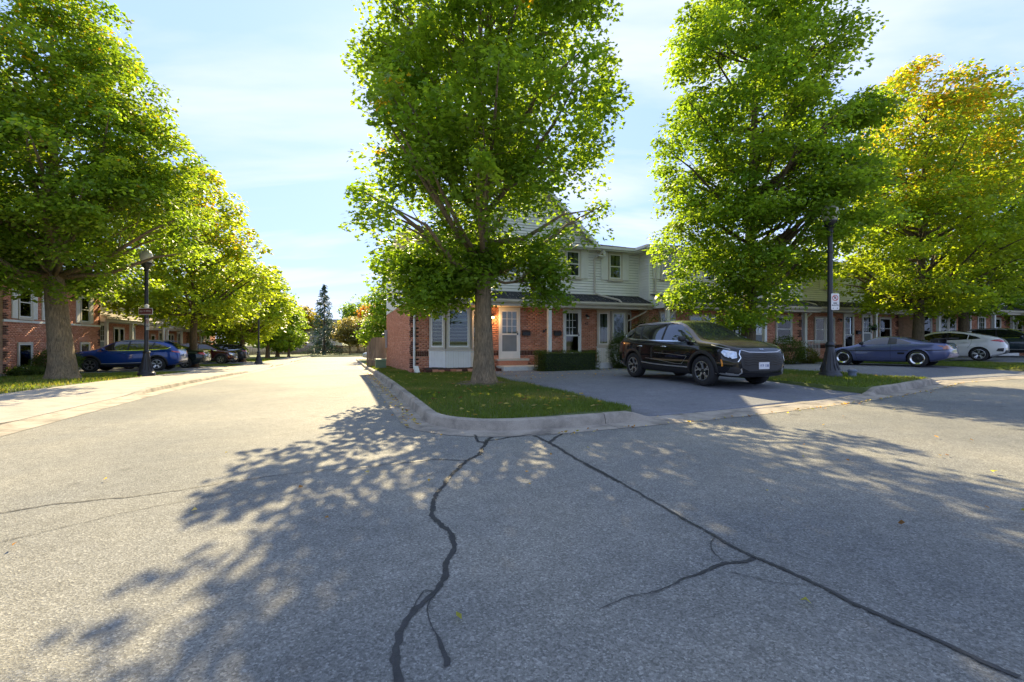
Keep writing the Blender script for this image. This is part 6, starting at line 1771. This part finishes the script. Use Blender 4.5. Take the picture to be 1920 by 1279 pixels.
mb.build('rear_wing', CM['trim'], F.root)
fv, fu = vu(15.2, 18.5)
ground_fit(F, fv, fu, 105.8, drv_z)
# ---- white fastback
pm = paint('white_car_paint', (.66, .65, .61), .0, .3)
I = Car('fastback_car', 'white fastback car parked nose in beyond the purple coupe', 4.47, 1.82,
        [(-2.235, .70), (-2.2, .96), (-2.08, 1.06), (-1.6, 1.19), (-1.0, 1.35), (-.4, 1.44), (.1, 1.44), (.45, 1.36), (.85, 1.16), (1.2, .98), (1.6, .90), (2.0, .78), (2.18, .66), (2.235, .54)],
        [(-2.235, .66), (-2.1, .93), (-1.7, 1.0), (-.5, .94), (1.0, .89), (1.7, .80), (2.1, .66), (2.235, .48)],
        [(-2.235, .78), (-2.1, .90), (-1.7, .975), (0, 1), (1.4, .99), (1.95, .91), (2.15, .80), (2.235, .66)],
        [(-2.235, .40), (-2.05, .28), (-1.7, .18), (0, .16), (1.8, .18), (2.235, .26)], (-1.35, 1.35), .315, .365, pm, tumble=.5)
suv_windows(I, [(.95, .94), (.5, 1.20), (.15, 1.31), (-.35, 1.335), (-.85, 1.27), (-1.25, 1.14), (-1.42, 1.04), (-1.2, 1.01), (0, .965)], [(-.64, .98), (.64, .98), (.54, 1.22), (.47, 1.36), (-.47, 1.36), (-.54, 1.22)], [(-.56, 1.14), (.56, 1.14), (.46, 1.37), (-.46, 1.37)])
I.line('pillar', [(-.28, .98), (-.30, 1.33)], .06, CM['trim'], 'side', .009); I.line('pillar', [(-.98, 1.0), (-1.02, 1.22)], .035, pm, 'side', .009)
I.patch('tail_lamp', [(-2.16, .86), (-1.70, .93), (-1.95, .99), (-2.12, 1.02)], CM['red'], 'side', .008); I.patch('tail_lamp', [(.40, .86), (.80, .86), (.82, .98), (.42, .94)], CM['red'], 'rear', .008)
I.patch('bumper_insert', [(-2.12, .44), (-1.90, .46), (-1.96, .58), (-2.14, .60)], CM['trim'], 'side', .008); I.patch('rear_bumper', [(-.7, .34), (.7, .34), (.66, .50), (-.66, .50)], CM['trim'], 'rear', .008, both=False)
I.line('panel_gap', [(-.26, .97), (-.28, .6), (-.24, .28)], .008, CM['gap'], off=.0015); I.line('panel_gap', [(.84, .92), (.88, .6), (.82, .28)], .008, CM['gap'], off=.0015); I.line('panel_gap', [(-1.12, 1.0), (-1.1, .8), (-.98, .6)], .008, CM['gap'], off=.0015)
for x in (-.1, -.95):
    for sg in (1, -1):
        h = I.hit(x, .86, 'side', sg)
        if h: MB().tube([(x - .1, h[0].y + sg * .004, .86), (x - .07, h[0].y + sg * .03, .865), (x + .07, h[0].y + sg * .03, .865), (x + .1, h[0].y + sg * .004, .86)], .013, 6).build('door_handle', pm, I.root, smooth=60)
MB().hexa([(-1.02, -.02, 1.36), (-1.02, .02, 1.36), (-.85, .02, 1.385), (-.85, -.02, 1.385)], [(-1.05, -.01, 1.42), (-1.05, .01, 1.42), (-1.0, .01, 1.42), (-1.0, -.01, 1.42)]).build('antenna_fin', pm, I.root)
I.mirror(.72, .97, mat=pm); I.flare(.02, pm, .004); I.wheels('five', .21, .225)
fv, fu = vu(21.4, 22.6)
ground_fit(I, fv, fu, 107.8, drv_z)
